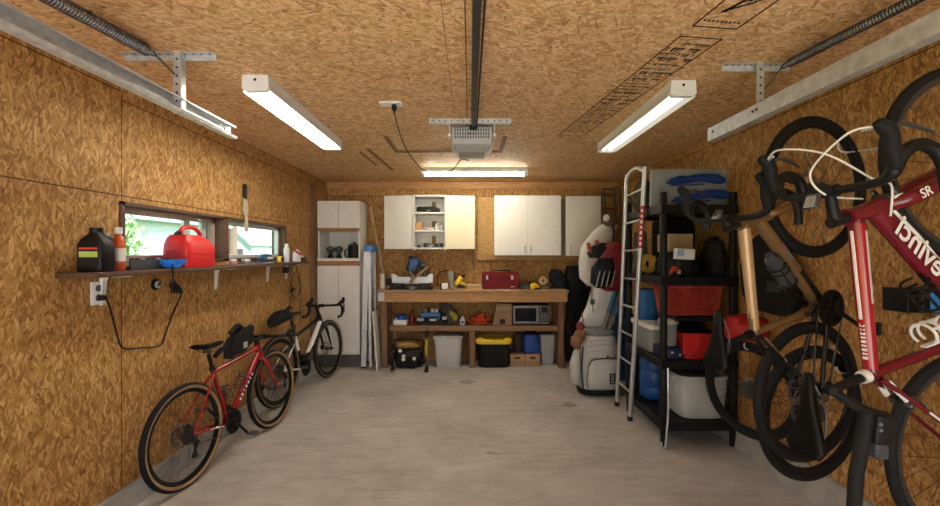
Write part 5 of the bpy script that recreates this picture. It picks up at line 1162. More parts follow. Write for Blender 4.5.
k = .985; o5 = V((1.832 * k, 1.49 * k, 1.5 + (1.226 - 1.5) * k))
b5, g5, bc5 = bicycle('red racing bike with white lettering hung upright nearest the camera', 'bikes hung upright on the wall', pose_hung(o5, (.007, .028, 1), None, (-.992, -.127, .011)),
    dict(frame=maroon, fork=maroon, rim=M('rim_silver_black', (.05, .05, .05), .3, .3), stays=maroon, clamp=decal, pedal=M('pedal_dark', (.06, .05, .04), .5), lever=M('lever_grey', (.10, .10, .10), .35, .6)), dict(g=dict(cl=(-.142, 0, .475), sp=(-.20, 0, .66)), fat=1.25, tyre=.018, rim=.022, crank=2.2, disc=None, spacer=.03, tape=.0185, forkr=1.5, setback=.085))
ht, hb, cl = g5['ht'], g5['hb'], g5['cl']; had = (ht - hb).normalized()
a_, b_ = ht - had * .035 + V((-.03, 0, -.006)), cl + V((.02, 0, -.008)); MB().tube([a_, a_.lerp(b_, .5), b_], [.0255, .0235, .0205], 16).build('top_tube', gloss_red, b5)
q0, q1 = a_.lerp(b_, .05), a_.lerp(b_, .66); tdir = (b_ - a_).normalized()
MB().bar(q0 + V((0, -.002, .0245)), q1 + V((0, -.002, .0220)), .010, .004, .001).build('top_tube_stripe', decal, b5, 0)
MB().bar(q0 + V((0, -.0245, -.004)), a_.lerp(b_, .55) + V((0, -.0228, -.004)), .004, .007, .001).build('top_tube_stripe', M('stripe_reflection', (.45, .40, .38), .4), b5, 0)  # pale streak painting the reflection along the tube side
m = MB()
for j in range(9):
    q = a_.lerp(b_, .70 + j * .028); m.bar(q + V((0, .004, .0212)), q + V((0, -.010, .0190)), .006 if j % 2 else .009, .003)
m.build('model_lettering', decal, b5, 0)
D0, D1 = hb + had * .028, V((.008, 0, .006)); dn = (D1 - D0).normalized(); nrm = V((0, -1, 0)); upv = dn.cross(nrm) * 1
MB().tube([D0 + dn * .01, D0.lerp(D1, .5), D1 - dn * .02], [.036, .042, .036], 20, flat=.70, hint=V((0, 1, 0))).build('down_tube_shell', maroon, b5)
lettering('devinci', b5, D0.lerp(D1, .375) + V((0, -.0303, 0)), -dn, V((-dn.z, 0, dn.x)) * 1, .102, decal, 'lettering', .0014, .18)
ed = MB(); e = V((dn.z, 0, -dn.x)); e = e if e.z < 0 else -e
ed.tube([D0 + dn * .02 + e * .034 + V((0, -.010, 0)), D0.lerp(D1, .3) + e * .038 + V((0, -.010, 0)), D0.lerp(D1, .55) + e * .040 + V((0, -.006, 0))], [.008, .009, .003], 8, smooth=3); ed.build('edge_stripe', decal, b5)
f0, f1 = hb.lerp(g5['fa'], .12), hb.lerp(g5['fa'], .9); fd = (f1 - f0).normalized()
lettering('SR', b5, hb.lerp(g5['fa'], .235) + V((0, -.0735, 0)), fd, V((fd.z, 0, -fd.x)) * -1, .045, decal, 'fork_lettering', .0005)
MB().loft([(hb.lerp(g5['fa'], .06) + V((.0, -.0275, 0)), .012, .004, 2), (hb.lerp(g5['fa'], .06) + V((.0, -.031, 0)), .010, .003, 2)], 14).build('head_badge', decal, b5)
MB().tube([hb.lerp(g5['fa'], .03) + V((.02, -.030, 0)), hb.lerp(g5['fa'], .10) + V((.016, -.035, .005)), hb.lerp(g5['fa'], .16) + V((.01, -.046, 0))], .007, 8, smooth=3).build('crown_stripe', decal, b5)
cage(b5, cl * .30 + V((.018, 0, 0)), cl, decal, (.95, 0, .3)); cage(b5, D0.lerp(D1, .68) + V((-.02, 0, .03)), -dn, black, (-.6, 0, .8))
MB().box(bc5 + V((-.03, .02, .045)), (.05, .042, .02), (0, .3, 0), .005).build('bike_computer', darkgrey, b5); MB().box(bc5 + V((-.033, .02, .0565)), (.04, .034, .003), (0, .3, 0)).build('computer_screen', grey, b5, 0)
cb = MB()
hoodL, hoodR = bc5 + V((.15, .205, .045)), bc5 + V((.15, -.205, .045))
cb.tube([hoodL, hoodL + V((.015, -.10, .04)), bc5 + V((.12, -.02, .04)), bc5 + V((.02, -.10, -.05)), hb + V((.06, -.05, .02)), D0 + V((-.03, -.035, -.02))], .0034, 7, smooth=8)
cb.tube([hoodR, hoodR + V((.0, .07, .04)), bc5 + V((.07, .02, .05)), bc5 + V((-.01, .0, .02)), hb + V((.03, .04, .02))], .0034, 7, smooth=8)
cb.build('brake_cable', decal, b5)
for s in (1, -1):
    h = bc5 + V((.15, .205 * s, .045)); MB().tube([h, h + V((.004, -.05 * s, .018))], .0048, 8).build('cable_end', grey, b5)
for w_, p_ in ((0, g5['fa']), (1, g5['ra'])):
    q = (hb + V((.03, 0, -.03))) if w_ == 0 else (cl.lerp(g5['ra'], .36)); MB().box(q + V((.01, -.032, .0)), (.02, .012, .06), (0, .6, 0), .004).box(q + V((.01, .032, .0)), (.02, .012, .06), (0, .6, 0), .004).box(q + V((0, 0, .02)), (.02, .07, .018), (0, .6, 0), .004).build('brake_caliper', steel, b5)

for sg in (-1, 1): MB().bar(cl + V((-.02, sg * .018, -.05)), cl.lerp(g5['ra'], .30) + V((0, sg * .030, .012)), .012, .020, .004).build('stay_decal', decal, b5)
MB().bar(cl.lerp(g5['ra'], .42) + V((.0, -.049, .004)), cl.lerp(g5['ra'], .85) + V((.0, -.062, .012)), .004, .007).build('stay_decal', decal, b5)
# ------------------------------------------------------------------ black plastic shelf rack
RX0, RX1, RY0, RY1 = 1.475, 2.07, 3.235, 4.00
t = thing('shelf_rack', 'black plastic four tier shelf rack along the wall', 'shelf', (1.77, 3.6, 0))
pl = M('rack_black', (.014, .014, .015), .5, var=.2)
for x in (RX0 + .028, RX1 - .028):
    for y in (RY0 + .028, RY1 - .028):
        m = MB()
        for a, b, r in ((0, .16, .024), (.16, .62, .028), (.62, 1.25, .028), (1.25, 1.80, .028), (1.80, 1.972, .027)):
            m.lathe([(r * .82, a), (r, a + .012), (r, b - .012), (r * .82, b)], (x, y, 0), n=14)
        m.build('post', pl, t, 40)
SH = [.19, .665, 1.31, 1.868]
for z in SH:
    m = MB(); m.span((RX0 + .005, RY0 + .005, z - .022), (RX1 - .005, RY1 - .005, z), .003)
    for a, b in (((RX0, RY0, z - .062), (RX1, RY0 + .03, z + .006)), ((RX0, RY1 - .03, z - .062), (RX1, RY1, z + .006)), ((RX0, RY0, z - .062), (RX0 + .03, RY1, z + .006)), ((RX1 - .03, RY0, z - .062), (RX1, RY1, z + .006))): m.span(a, b, .004)
    m.build('shelf', pl, t, 0)
ZB, Z1, Z2, Z3 = [z + .0065 for z in SH]
# --- on the top tier
o = MB().box((1.765, 3.40, Z3 + .152), (.61, .035, .30), (.04, 0, 0), .004).build('foam_board', M('pale_grey_foam', (.26, .27, .275), .7, var=.06), None, 0); tag(o, 'large pale grey foam board standing on top of the rack', 'board')
def fin(label, x, z, rot):
    t = thing('swim_fin', label, 'swim fin', (x, 3.31, Z3), 'blue swim fins'); m = MB(); R3 = Euler((0, rot, 0)).to_matrix()
    bm_ = M('fin_blue', (.008, .045, .25), .35, var=.15, bump=.2, scale=30)
    def q(a, b, c): return V((x, 3.33, z)) + R3 @ V((a, b, c))
    m.loft([(q(-.24, 0, 0), .01, .01, 2, (0, 1, 0), (0, 0, 1)), (q(-.20, -.0, .006), .025, .020, 2.4, (0, .5, 0), (0, 0, 1)), (q(-.13, 0, .018), .03, .034, 2.4, (0, .5, 0), (0, 0, 1)), (q(-.07, 0, .012), .03, .026, 2.4, (0, .5, 0), (0, 0, 1)), (q(-.03, 0, .022), .03, .030, 2.4, (0, .5, 0), (0, 0, 1)), (q(.06, 0, .026), .04, .032, 2.4, (0, .6, 0), (0, 0, 1)), (q(.16, 0, .008), .045, .040, 2.4, (0, .6, 0), (0, 0, 1)), (q(.22, 0, -.005), .03, .022, 2.2, (0, .6, 0), (0, 0, 1))], 18); m.build('foot_pocket', bm_, t)
    r = MB()
    for dz in (-.03, .0, .03): r.tube([q(-.22, -.016, dz * .8), q(-.08, -.020, dz), q(.05, -.022, dz)], .006, 6)
    r.build('rib', M('fin_rib', (.006, .035, .22), .4), t)
fin('blue swim fin leaning uppermost against the grey foam board', 1.80, Z3 + .195, -.05)
fin('blue swim fin lying lower on the rack top before grey board', 1.84, Z3 + .065, -.12)
m = MB(); m.loft([(V((1.565, 3.80, Z3)), .06, .09, 2.5), (V((1.565, 3.80, Z3 + .12)), .065, .10, 2.4), (V((1.57, 3.80, Z3 + .24)), .055, .08, 2.2), (V((1.57, 3.80, Z3 + .30)), .025, .03, 2)], 22, .1, 3); m.jitter(.015, 14)
o = m.build('camouflage_sack', M('camo_green', (.055, .05, .025), .9, var=.8, scale=12, bump=.3), None); tag(o, 'mottled dark green sack on the rack top behind the ladder', 'sack')
# --- third tier (Z2)
o = MB().box((1.755, 3.60, Z2 + .27), (.20, .22, .15), None, .004).build('cardboard_carton', M('card_tan', (.40, .27, .14), .8, var=.08), None, 0); tag(o, 'tan carton on dark bags under the rack top shelf', 'box')
m = MB(); m.loft([(V((1.75, 3.53, Z2)), .15, .19, 3), (V((1.75, 3.53, Z2 + .10)), .15, .19, 2.6), (V((1.75, 3.55, Z2 + .16)), .13, .17, 2.4), (V((1.745, 3.57, Z2 + .185)), .10, .12, 2.2)], 34, .04, 7); m.jitter(.012, 14)
o = m.build('duffel_bag', M('nylon_black', (.012, .012, .013), .5, var=.4, bump=.3), None); tag(o, 'slack black nylon duffel filling the middle rack shelf', 'bag')
t = thing('head_torch_case', 'bright white and pale blue packet among black bags on rack', 'packet', (1.68, 3.32, Z2 + .13))
MB().box((1.69, 3.315, Z2 + .175), (.15, .05, .085), (0, .05, 0), .006).build('body', M('packet_white', (.78, .80, .80), .4), t); MB().box((1.65, 3.288, Z2 + .185), (.05, .004, .05), (0, .05, 0)).build('label_panel', M('packet_blue', (.30, .48, .66), .4), t, 0)
MB().box((1.69, 3.315, Z2 + .065), (.10, .05, .13), None, .006).build('stand', black, t)
m = MB(); m.loft([(V((1.985, 3.42, Z2)), .068, .12, 2.6), (V((1.985, 3.42, Z2 + .16)), .068, .12, 2.4), (V((1.985, 3.42, Z2 + .27)), .06, .09, 2.2), (V((1.985, 3.43, Z2 + .32)), .03, .03, 2)], 26, .05, 12); m.jitter(.012, 13)
o = m.build('rucksack', M('nylon_dark', (.016, .016, .018), .6, var=.4, bump=.3), None); tag(o, 'dark rucksack standing at the wall end of middle rack shelf', 'bag')
t = thing('safety_strap', 'red and orange crumpled strap at the rack post shelf edge', 'strap', (1.575, 3.30, Z2))
MB().tube([(1.56, 3.29, Z2 + .012), (1.60, 3.27, Z2 + .05), (1.64, 3.29, Z2 + .02), (1.61, 3.30, Z2 + .075), (1.57, 3.29, Z2 + .03)], .012, 8, smooth=5, flat=.4).build('webbing', M('strap_red', (.55, .06, .025), .6), t); MB().box((1.63, 3.275, Z2 + .035), (.025, .01, .03), None, .003).build('buckle', galv, t)
t = thing('ratchet_strap', 'yellow strap bundle on the rack shelf behind the ladder rail', 'strap', (1.56, 3.72, Z2))
for k in range(4): MB().lathe([(.035 + .012 * k, 0), (.045 + .012 * k, 0), (.045 + .012 * k, .045), (.035 + .012 * k, .045)], (1.565 - .0, 3.66 + .004 * k, Z2 + .09), (0, 1, .1), 22, cap=False, loop=True).build('webbing', M('strap_yellow', (.45, .27, .04), .7, var=.2), t)
m = MB(); m.loft([(V((1.575, 3.88, Z2)), .07, .06, 2.4), (V((1.575, 3.88, Z2 + .15)), .065, .065, 2.4), (V((1.58, 3.88, Z2 + .36)), .05, .05, 2.2), (V((1.58, 3.88, Z2 + .40)), .02, .02, 2)], 18, .1, 4); m.jitter(.012, 15); o = m.build('net_sack', M('net_dark', (.06, .06, .05), .9, var=.5), None); tag(o, 'dark net sack in the rack far end on middle shelf', 'sack')
# --- second tier (Z1)
def tray(name, label, cat, x0, x1, y0, y1, z0, h, mat, ribs=0):
    t = thing(name, label, cat, ((x0 + x1) / 2, (y0 + y1) / 2, z0)); m = MB(); w = .006
    m.loft([(V(((x0 + x1) / 2, (y0 + y1) / 2, z0 + z)), (x1 - x0) / 2 * k, (y1 - y0) / 2 * k, 7) for z, k in ((0, .92), (h * .9, .98), (h * .9, 1.02), (h, 1.02), (h, .95), (h * .5, .92), (.012, .86))], 36)
    m.build('body', mat, t, 30); return t
red_tray = M('tray_red', (.42, .014, .014), .4, var=.1)
t = tray('tool_tote', 'red plastic tool tray full of black bits on the rack shelf', 'tray', 1.66, 1.97, 3.26, 3.56, Z1, .20, red_tray)
m = MB(); m.loft([(V((1.81, 3.41, Z1 + .10)), .13, .12, 3), (V((1.81, 3.41, Z1 + .19)), .13, .12, 2.6), (V((1.82, 3.42, Z1 + .225)), .08, .08, 2.2)], 24, .12, 3); m.jitter(.02, 16); m.build('contents', black, t)
MB().prism([(-.15, 0), (.0, 0), (-.02, -.10), (-.06, -.16), (-.15, -.16)], .006, (1.80, 3.255, Z1 + .205), (1, 0, 0), (0, 0, 1)).build('front_flap', M('tray_red2', (.55, .02, .02), .4), t, 0)
t = thing('red_crate', 'red ribbed plastic crate at the wall end of the rack shelf', 'crate', (1.95, 3.1, Z1))
t2 = MB()
# wicker basket on the tray and tub
wk = M('red_wicker', (.36, .035, .020), .6, var=.35, scale=40, bump=.5)
bz = Z1 + .335; t_b = thing('wicker_basket', 'red woven wicker basket stacked above the red tool tray', 'basket', (1.78, 3.45, bz))
m = MB(); bx0_, bx1_, by0_, by1_, bh = 1.56, 2.0, 3.28, 3.62, .235
for k in range(15):
    z = bz + .010 + k * .0155; e = .86 + .14 * k / 14; cx_, cy_ = (bx0_ + bx1_) / 2, (by0_ + by1_) / 2; pts = []
    for j in range(64):
        a = 2 * PI * j / 64; ca, sa = math.cos(a), math.sin(a); wv = .006 * (1 if (j + k) % 2 else -1)
        pts.append(V((cx_ + math.copysign(abs(ca) ** .4, ca) * ((bx1_ - bx0_) / 2 * e + wv), cy_ + math.copysign(abs(sa) ** .4, sa) * ((by1_ - by0_) / 2 * e + wv), z)))
    m.tube(pts, .0078, 5, loop=True)
m.build('weave', wk, t_b, 60)
r = MB(); pts = [V(((bx0_ + bx1_) / 2 + math.copysign(abs(math.cos(a)) ** .4, math.cos(a)) * .232, (by0_ + by1_) / 2 + math.copysign(abs(math.sin(a)) ** .4, math.sin(a)) * .182, bz + bh)) for a in [2 * PI * j / 48 for j in range(48)]]
r.tube(pts, .013, 8, loop=True); r.build('rim_braid', wk, t_b, 60)
MB().loft([(V((1.78, 3.45, bz + .0)), .19, .145, 6), (V((1.78, 3.45, bz + .012)), .19, .145, 6)], 32).build('bottom', wk, t_b, 0)
MB().tube([(1.70, 3.265, bz + .22), (1.695, 3.25, bz + .27), (1.715, 3.26, bz + .30), (1.73, 3.268, bz + .25)], .009, 7, smooth=4).build('handle', M('strap_pink', (.45, .08, .10), .6), t_b)
o = MB().span((1.60, 3.27, Z1 + .296), (1.99, 3.60, Z1 + .328), .005).build('baking_sheet', black, None, 0); tag(o, 'flat black tray between the wicker basket and red tool tray', 'tray')
for ob in (t,): bpy.data.objects.remove(ob)
t2.bm.free()
t = thing('clear_tub', 'translucent tub with a pale lid at the rack post', 'tub', (1.575, 3.6, Z1)); m = MB()
m.loft([(V((1.575, 3.68, Z1)), .075, .20, 6), (V((1.575, 3.68, Z1 + .005)), .078, .205, 6), (V((1.575, 3.68, Z1 + .19)), .088, .225, 6), (V((1.575, 3.68, Z1 + .195)), .092, .23, 6)], 32); m.build('body', M('clear_plastic', (.34, .36, .37), .25, var=.05, trans=.4), t, 30)
MB().loft([(V((1.575, 3.68, Z1 + .196)), .095, .235, 6), (V((1.575, 3.68, Z1 + .222)), .095, .235, 6), (V((1.575, 3.68, Z1 + .232)), .088, .225, 6)], 32).build('lid', M('lid_pale', (.58, .56, .50), .4), t, 30)
t = thing('paint_bucket', 'clear tub with a tan lid standing beside the rack post', 'tub', (1.56, 3.36, Z1 + .09)); m = MB()
m.lathe([(.058, 0), (.062, .004), (.070, .17), (.072, .175)], (1.59, 3.37, Z1 + .092), n=26); m.build('body', M('clear_plastic', (0, 0, 0)), t, 30); MB().lathe([(.076, .172), (.076, .205), (.070, .212)], (1.59, 3.37, Z1 + .092), n=26).build('lid', M('tan_lid', (.45, .36, .26), .5), t, 30)
t = thing('drill_case', 'navy blue plastic case lying flat on the rack shelf edge', 'case', (1.58, 3.37, Z1)); MB().span((1.515, 3.262, Z1), (1.655, 3.50, Z1 + .088), .012, 2).build('body', M('case_navy', (.012, .022, .060), .4), t, 25)
MB().span((1.56, 3.256, Z1 + .05), (1.58, 3.2615, Z1 + .062)).span((1.625, 3.256, Z1 + .03), (1.635, 3.2615, Z1 + .045)).build('latch', galv, t, 0)
dk = M('filler_dark', (.015, .014, .013), .85, var=.4, bump=.3)  # even dark colour of the added filler shapes
m = MB(); m.loft([(V((1.855, 3.84, Z2)), .175, .10, 5), (V((1.855, 3.84, Z2 + .42)), .175, .10, 5), (V((1.855, 3.85, Z2 + .475)), .165, .08, 4)], 30, .02, 4); m.jitter(.01, 10); o = m.build('dark_filler_back', dk, None); tag(o, 'added dark filler at the back of the middle rack shelf', 'filler')  # added to darken the open rack back, stands in for shade
m = MB(); m.loft([(V((1.87, 3.82, Z1)), .18, .13, 5), (V((1.87, 3.82, Z1 + .50)), .18, .13, 5)], 26); o = m.build('dark_filler_low', dk, None, 0); tag(o, 'added dark filler behind the red tool tray on the rack', 'box')  # added dark block standing in for shade behind the tray
m = MB(); m.loft([(V((1.955, 2.97, .895)), .11, .08, 2.8), (V((1.955, 2.97, .92)), .13, .10, 2.8), (V((1.955, 2.97, 1.00)), .13, .10, 2.6), (V((1.96, 2.98, 1.045)), .11, .08, 2.4), (V((1.97, 3.0, 1.06)), .04, .03, 2)], 28, .05, 3); m.jitter(.012, 13)
t = thing('dry_bag', 'crumpled bright red bag hanging on the wall at the rack end', 'bag', (1.955, 2.97, .89)); m.build('body', M('bag_red', (.42, .012, .012), .5, var=.2), t); MB().tube([(1.96, 2.98, 1.05), (2.03, 2.98, 1.12), (2.088, 2.98, 1.13)], .006, 6, smooth=3).build('hanging_loop', black, t)
# --- lowest tier (ZB)
t, c, hw = taper_bin('storage_tub', 'open off white storage tub on the lowest rack shelf', 'tub', 681, 734, 3.268, .40, .335, M('tub_white', (.50, .50, .475), .4, var=.05), .86, 5, ZB)
for s in (-1, 1): MB().box(c + V((s * hw * .98, -.0, .30)), (.03, .16, .05), None, .01).build('handle', M('tub_white', (0, 0, 0)), t)
MB().loft([(c + V((0, 0, .12)), hw * .8, .16, 5), (c + V((0, 0, .30)), hw * .84, .17, 5), (c + V((0, 0, .315)), hw * .7, .14, 4)], 24).build('contents', M('grey_cloth', (.13, .12, .105), .9, var=.3), t)
t = thing('storage_box', 'pale box tucked behind spare wheel at the rack end', 'box', (2.03, 3.1, ZB)); bpy.data.objects.remove(t)
# blue jerry can, wooden crate frame seen behind the ladder
t = thing('water_barrel', 'blue plastic water barrel on the lowest rack shelf behind the ladder', 'barrel', (1.64, 3.80, ZB))
MB().lathe([(.10, 0), (.118, .02), (.118, .10), (.112, .112), (.118, .124), (.118, .24), (.112, .252), (.118, .264), (.118, .34), (.095, .375), (.04, .385)], (1.66, 3.80, ZB), n=30).build('body', M('barrel_blue', (.010, .075, .26), .4), t, 50); MB().lathe([(.03, .384), (.03, .41), (.024, .414)], (1.66, 3.80, ZB), n=18).build('cap', white_plastic, t)
o = MB().span((1.52, 3.72, Z1 + .60 - .0), (1.53, 3.73, Z1 + .61)).build('tmp', pl); bpy.data.objects.remove(o)
m = MB(); m.loft([(V((1.60, 3.82, Z1 + .233)), .08, .075, 4), (V((1.60, 3.82, Z1 + .50)), .08, .12, 4)], 20); o = m.build('blue_carton', M('carton_blue', (.02, .12, .32), .6), None, 0); tag(o, 'blue carton on the translucent tub behind the ladder', 'box')
# bent tube hanging down in front of the rack post
o = MB().tube([(1.515, 3.215, .62), (1.515, 3.212, .30), (1.505, 3.215, .12), (1.495, 3.215, .02), (1.487, 3.218, .006), (1.47, 3.218, .02), (1.466, 3.218, .05)], .0085, 8, smooth=6).build('bent_tube', alu); tag(o, 'thin bent metal tube standing against the rack corner post', 'tube')

# ------------------------------------------------------------------ tubular ladder
t = thing('bunk_ladder', 'tubular metal ladder with curved top leaning at the rack', 'ladder', (1.44, 3.9, 0)); LX = 1.432; mt = M('ladder_steel', (.58, .59, .60), .38, .75, var=.08)
n0, n1 = V((LX, 3.76, .012)), V((LX + .018, 3.475, 2.215)); f0, f1 = V((LX + .01, 4.12, .012)), V((LX + .02, 3.90, 2.10))
MB().tube([n0, n1], .020, 14).build('rail', mt, t); MB().tube([f0, f0.lerp(f1, .97), f1 + V((0, -.015, .06)), f1 + V((0, -.10, .125)), f1 + V((0, -.25, .14)), n1 + V((0, .02, -.03))], .019, 14, smooth=5).build('rail', mt, t)
for k in range(8):
    z = .24 + k * .255; a, b = n0.lerp(n1, z / 2.2), f0.lerp(f1, z / 2.1); MB().tube([a, b], .0095, 10).build('rung', mt, t)
for p in (n0, f0): MB().lathe([(.023, -.012), (.024, .03), (.021, .035)], p, n=14).build('rubber_foot', black, t)
la, lb = n0.lerp(n1, .695), n0.lerp(n1, .855); MB().tube([la, lb], .0212, 16).build('warning_sticker', M('sticker_red', (.42, .025, .03), .5), t)
m = MB()
for k in range(7):
    q = la.lerp(lb, .10 + k * .13); m.box(q + V((-.011, -.0185, 0)), (.018, .004, .020 if k % 2 else .026), (0, 0, -.5))
m.build('sticker_lettering', decal, t, 0)
o = MB().tube([(1.50, 4.02, 2.12), (1.47, 3.78, 1.92), (1.465, 3.56, 1.80)], .008, 8).build('bungee_strap', black); tag(o, 'thin black strap slanting across the top of tubular ladder', 'strap')

# ------------------------------------------------------------------ wire rack on the corner wall
t = thing('wire_hanger_rack', 'dark folded wire frame hanging in the corner above golf gear', 'frame', (1.58, 5.0, 1.8))
def cpt(px, py, Y=4.9): return at(px, py, Y)
for a in ((601.5, 191, 604.5, 226), (604, 190, 607, 228), (614.5, 188, 614.5, 226), (620, 189, 620, 222)): MB().tube([cpt(a[0], a[1]), cpt(a[2], a[3])], .010, 8).build('upright', M('wire_dark', (.06, .045, .04), .45, .5), t)
for py in (189, 194.5, 209, 222): MB().tube([cpt(601.8 + (py - 190) * .08, py), cpt(614.5, py)], .009, 8).build('crossbar', M('wire_dark', (0, 0, 0)), t)
MB().tube([cpt(614.5, 188), cpt(617, 187), cpt(620, 189)], .009, 8).build('crossbar', M('wire_dark', (0, 0, 0)), t)

# ------------------------------------------------------------------ golf bag and the hanging kit
gw = M('golf_white', (.56, .54, .50), .6, var=.06, bump=.15, scale=20); gg = M('golf_piping', (.05, .05, .05), .6)
GX, GY = 1.375, 4.56; t = thing('golf_bag', 'white golf bag with zipped pockets standing on the floor beside the ladder', 'golf bag', (GX, GY, 0))
MB().loft([(V((GX, GY, 0)), .20, .165, 3), (V((GX, GY, .05)), .205, .17, 3), (V((GX, GY, .065)), .20, .165, 3)], 32).build('base', rubber, t, 40)
m = MB(); m.loft([(V((GX, GY, .066)), .20, .165, 3.2), (V((GX + .005, GY, .25)), .205, .17, 3), (V((GX + .01, GY, .50)), .20, .165, 2.8), (V((GX + .015, GY, .60)), .175, .15, 2.6), (V((GX + .015, GY, .64)), .15, .13, 2.6)], 34, .01, 3); m.build('body', gw, t, 60)
fy = GY - .175
m = MB(); m.loft([(V((GX + .01, fy, .09)), .15, .03, 3), (V((GX + .01, fy - .02, .12)), .165, .055, 3.2), (V((GX + .015, fy - .025, .33)), .165, .06, 3.2), (V((GX + .02, fy - .01, .40)), .15, .045, 3)], 26); m.build('front_pocket', gw, t, 60)
MB().tube([(GX - .15, fy - .055, .34), (GX - .11, fy - .068, .40), (GX + .02, fy - .062, .415), (GX + .14, fy - .055, .41), (GX + .175, fy - .045, .36)], .0075, 6, smooth=5).tube([(GX - .15, fy - .055, .34), (GX - .17, fy - .055, .20), (GX - .155, fy - .05, .10)], .0045, 6, smooth=4).build('zipper', gg, t)
MB().box((GX + .04, fy - .068, .43), (.02, .012, .03), None, .004).build('zip_pull', gg, t)
lg = MB(); lx, lz, ly = GX + .055, .16, fy - .0885
for a, b in (((-.0, 0), (.012, .105)), ((.012, 0), (.052, .012)), ((.012, .032), (.052, .042)), ((.012, .063), (.052, .073)), ((.012, .093), (.058, .105)), ((.048, .012), (.058, .105))): lg.span((lx + a[0], ly, lz + a[1]), (lx + b[0], ly + .004, lz + b[1]))
lg.build('square_logo', M('logo_black', (.03, .03, .03), .6), t, 0)
for k, zz in enumerate((.46, .52, .57)): MB().tube([(GX - .16 + .02 * k, fy + .01, zz), (GX, fy - .002 + .012 * k, zz + .02), (GX + .16 - .02 * k, fy + .012, zz)], .008, 7, smooth=5, flat=.5).build('stitched_fold', gw, t)
m = MB(); m.loft([(V((GX - .235, GY - .06, .10)), .03, .05, 2.4), (V((GX - .25, GY - .06, .14)), .05, .08, 2.6), (V((GX - .25, GY - .06, .32)), .05, .085, 2.6), (V((GX - .23, GY - .06, .45)), .03, .06, 2.4), (V((GX - .22, GY - .06, .48)), .01, .02, 2)], 22, .02, 5); m.build('side_pouch', gw, t, 60)
MB().tube([(GX - .19, GY - .16, .08), (GX - .205, GY - .17, .30), (GX - .19, GY - .155, .52)], .009, 8, smooth=4).build('edge_piping', gg, t)
m = MB(); m.loft([(V((GX + .01, GY, .62)), .165, .14, 2.6), (V((GX + .01, GY, .66)), .17, .145, 2.6), (V((GX + .01, GY, .67)), .155, .13, 2.6)], 30); m.build('collar', M('collar_grey', (.20, .20, .20), .5), t, 40)
t = thing('leather_glove', 'brown leather ball glove tucked at the golf bag shoulder', 'glove', (GX - .24, GY - .08, .48)); lt = M('leather_tan', (.24, .11, .045), .6, var=.2)
MB().loft([(V((GX - .235, GY - .10, .482)), .03, .03, 2.3), (V((GX - .25, GY - .10, .53)), .055, .045, 2.4), (V((GX - .24, GY - .10, .60)), .065, .05, 2.3), (V((GX - .22, GY - .10, .64)), .04, .035, 2.2)], 18, .05, 4).build('palm', lt, t)
for k in range(4): MB().tube([(GX - .265 + k * .024, GY - .11, .60), (GX - .255 + k * .026, GY - .125, .655), (GX - .235 + k * .022, GY - .12, .69 - .006 * abs(k - 1))], [.016, .016, .012], 9, smooth=3).build('finger', lt, t)
MB().tube([(GX - .19, GY - .11, .56), (GX - .165, GY - .13, .60), (GX - .165, GY - .13, .65)], [.016, .015, .011], 9, smooth=3).build('thumb', lt, t)
o = MB().loft([(V((GX - .20, GY - .10, .68)), .03, .03, 2.2), (V((GX - .205, GY - .10, .73)), .045, .035, 2.4), (V((GX - .21, GY - .10, .77)), .02, .02, 2)], 14, .08, 6).build('club_cover', M('cover_red', (.20, .02, .018), .7), None); tag(o, 'small dark red club cover poking out above the brown glove', 'club cover')
# white hanging bag above
hw_ = M('hanging_white', (.62, .60, .56), .6, var=.05, bump=.2, scale=9); hy = 4.78
def hp(px, py, dy=0): return at(px, py, hy + dy)
t = thing('hanging_bag', 'white fabric bag hanging above the golf bag near the corner', 'bag', hp(600, 333))
m = MB()
for_secs = [(600, 330, .13, .05), (597, 322, .20, .10), (601, 308, .17, .12), (605, 292, .15, .12), (606, 276, .135, .12), (605, 262, .13, .11)]
m.loft([(hp(px, py), rx, ry, 2.6) for px, py, rx, ry in for_secs], 28, .015, 3); m.build('lower_body', hw_, t, 60)
m = MB(); m.loft([(hp(p, q_, d), rx, ry, 2.3) for p, q_, rx, ry, d in ((592, 286, .05, .05, .0), (590, 278, .12, .10, 0), (592, 262, .15, .12, 0), (596, 246, .16, .12, .0), (604, 232, .13, .10, 0), (609, 226, .10, .08, 0), (611, 221, .04, .04, 0))], 28, .02, 6); m.jitter(.008, 8); m.build('upper_hood', hw_, t, 60)
MB().tube([hp(592, 288, -.10), hp(592, 300, -.14), hp(593.5, 313, -.14)], .010, 8, smooth=4, flat=.5).box(hp(592.5, 302, -.15), (.05, .012, .06), None, .004).build('strap', gg, t)
MB().tube([hp(581, 312, -.09), hp(583, 320, -.10), hp(580, 330, -.09)], .006, 6, smooth=3).build('edge_piping', gg, t)
# red and black backpack in front
t = thing('sports_backpack', 'red and black sports pack hung over the white hanging bag', 'backpack', at(612, 285, 4.45)); by = 4.47
def bp_(px, py, dy=0): return at(px, py, by + dy)
bk = M('pack_black', (.022, .022, .025), .6, var=.2, bump=.2); rd = M('pack_red', (.24, .012, .020), .65, var=.15, bump=.2)
m = MB(); m.loft([(bp_(610, 291), .05, .04, 2.4), (bp_(609, 286), .14, .08, 2.6), (bp_(611, 272), .17, .10, 2.6), (bp_(614, 256), .16, .10, 2.6), (bp_(617, 246), .12, .08, 2.4), (bp_(618, 242), .05, .04, 2.2)], 28, .02, 3); m.build('body', rd, t, 60)
m = MB(); m.loft([(bp_(601, 288, -.09), .05, .03, 2.4), (bp_(601, 283, -.10), .11, .05, 2.6), (bp_(603, 268, -.11), .12, .055, 2.6), (bp_(606, 258, -.10), .07, .035, 2.4)], 24); m.build('front_pocket', bk, t, 60)
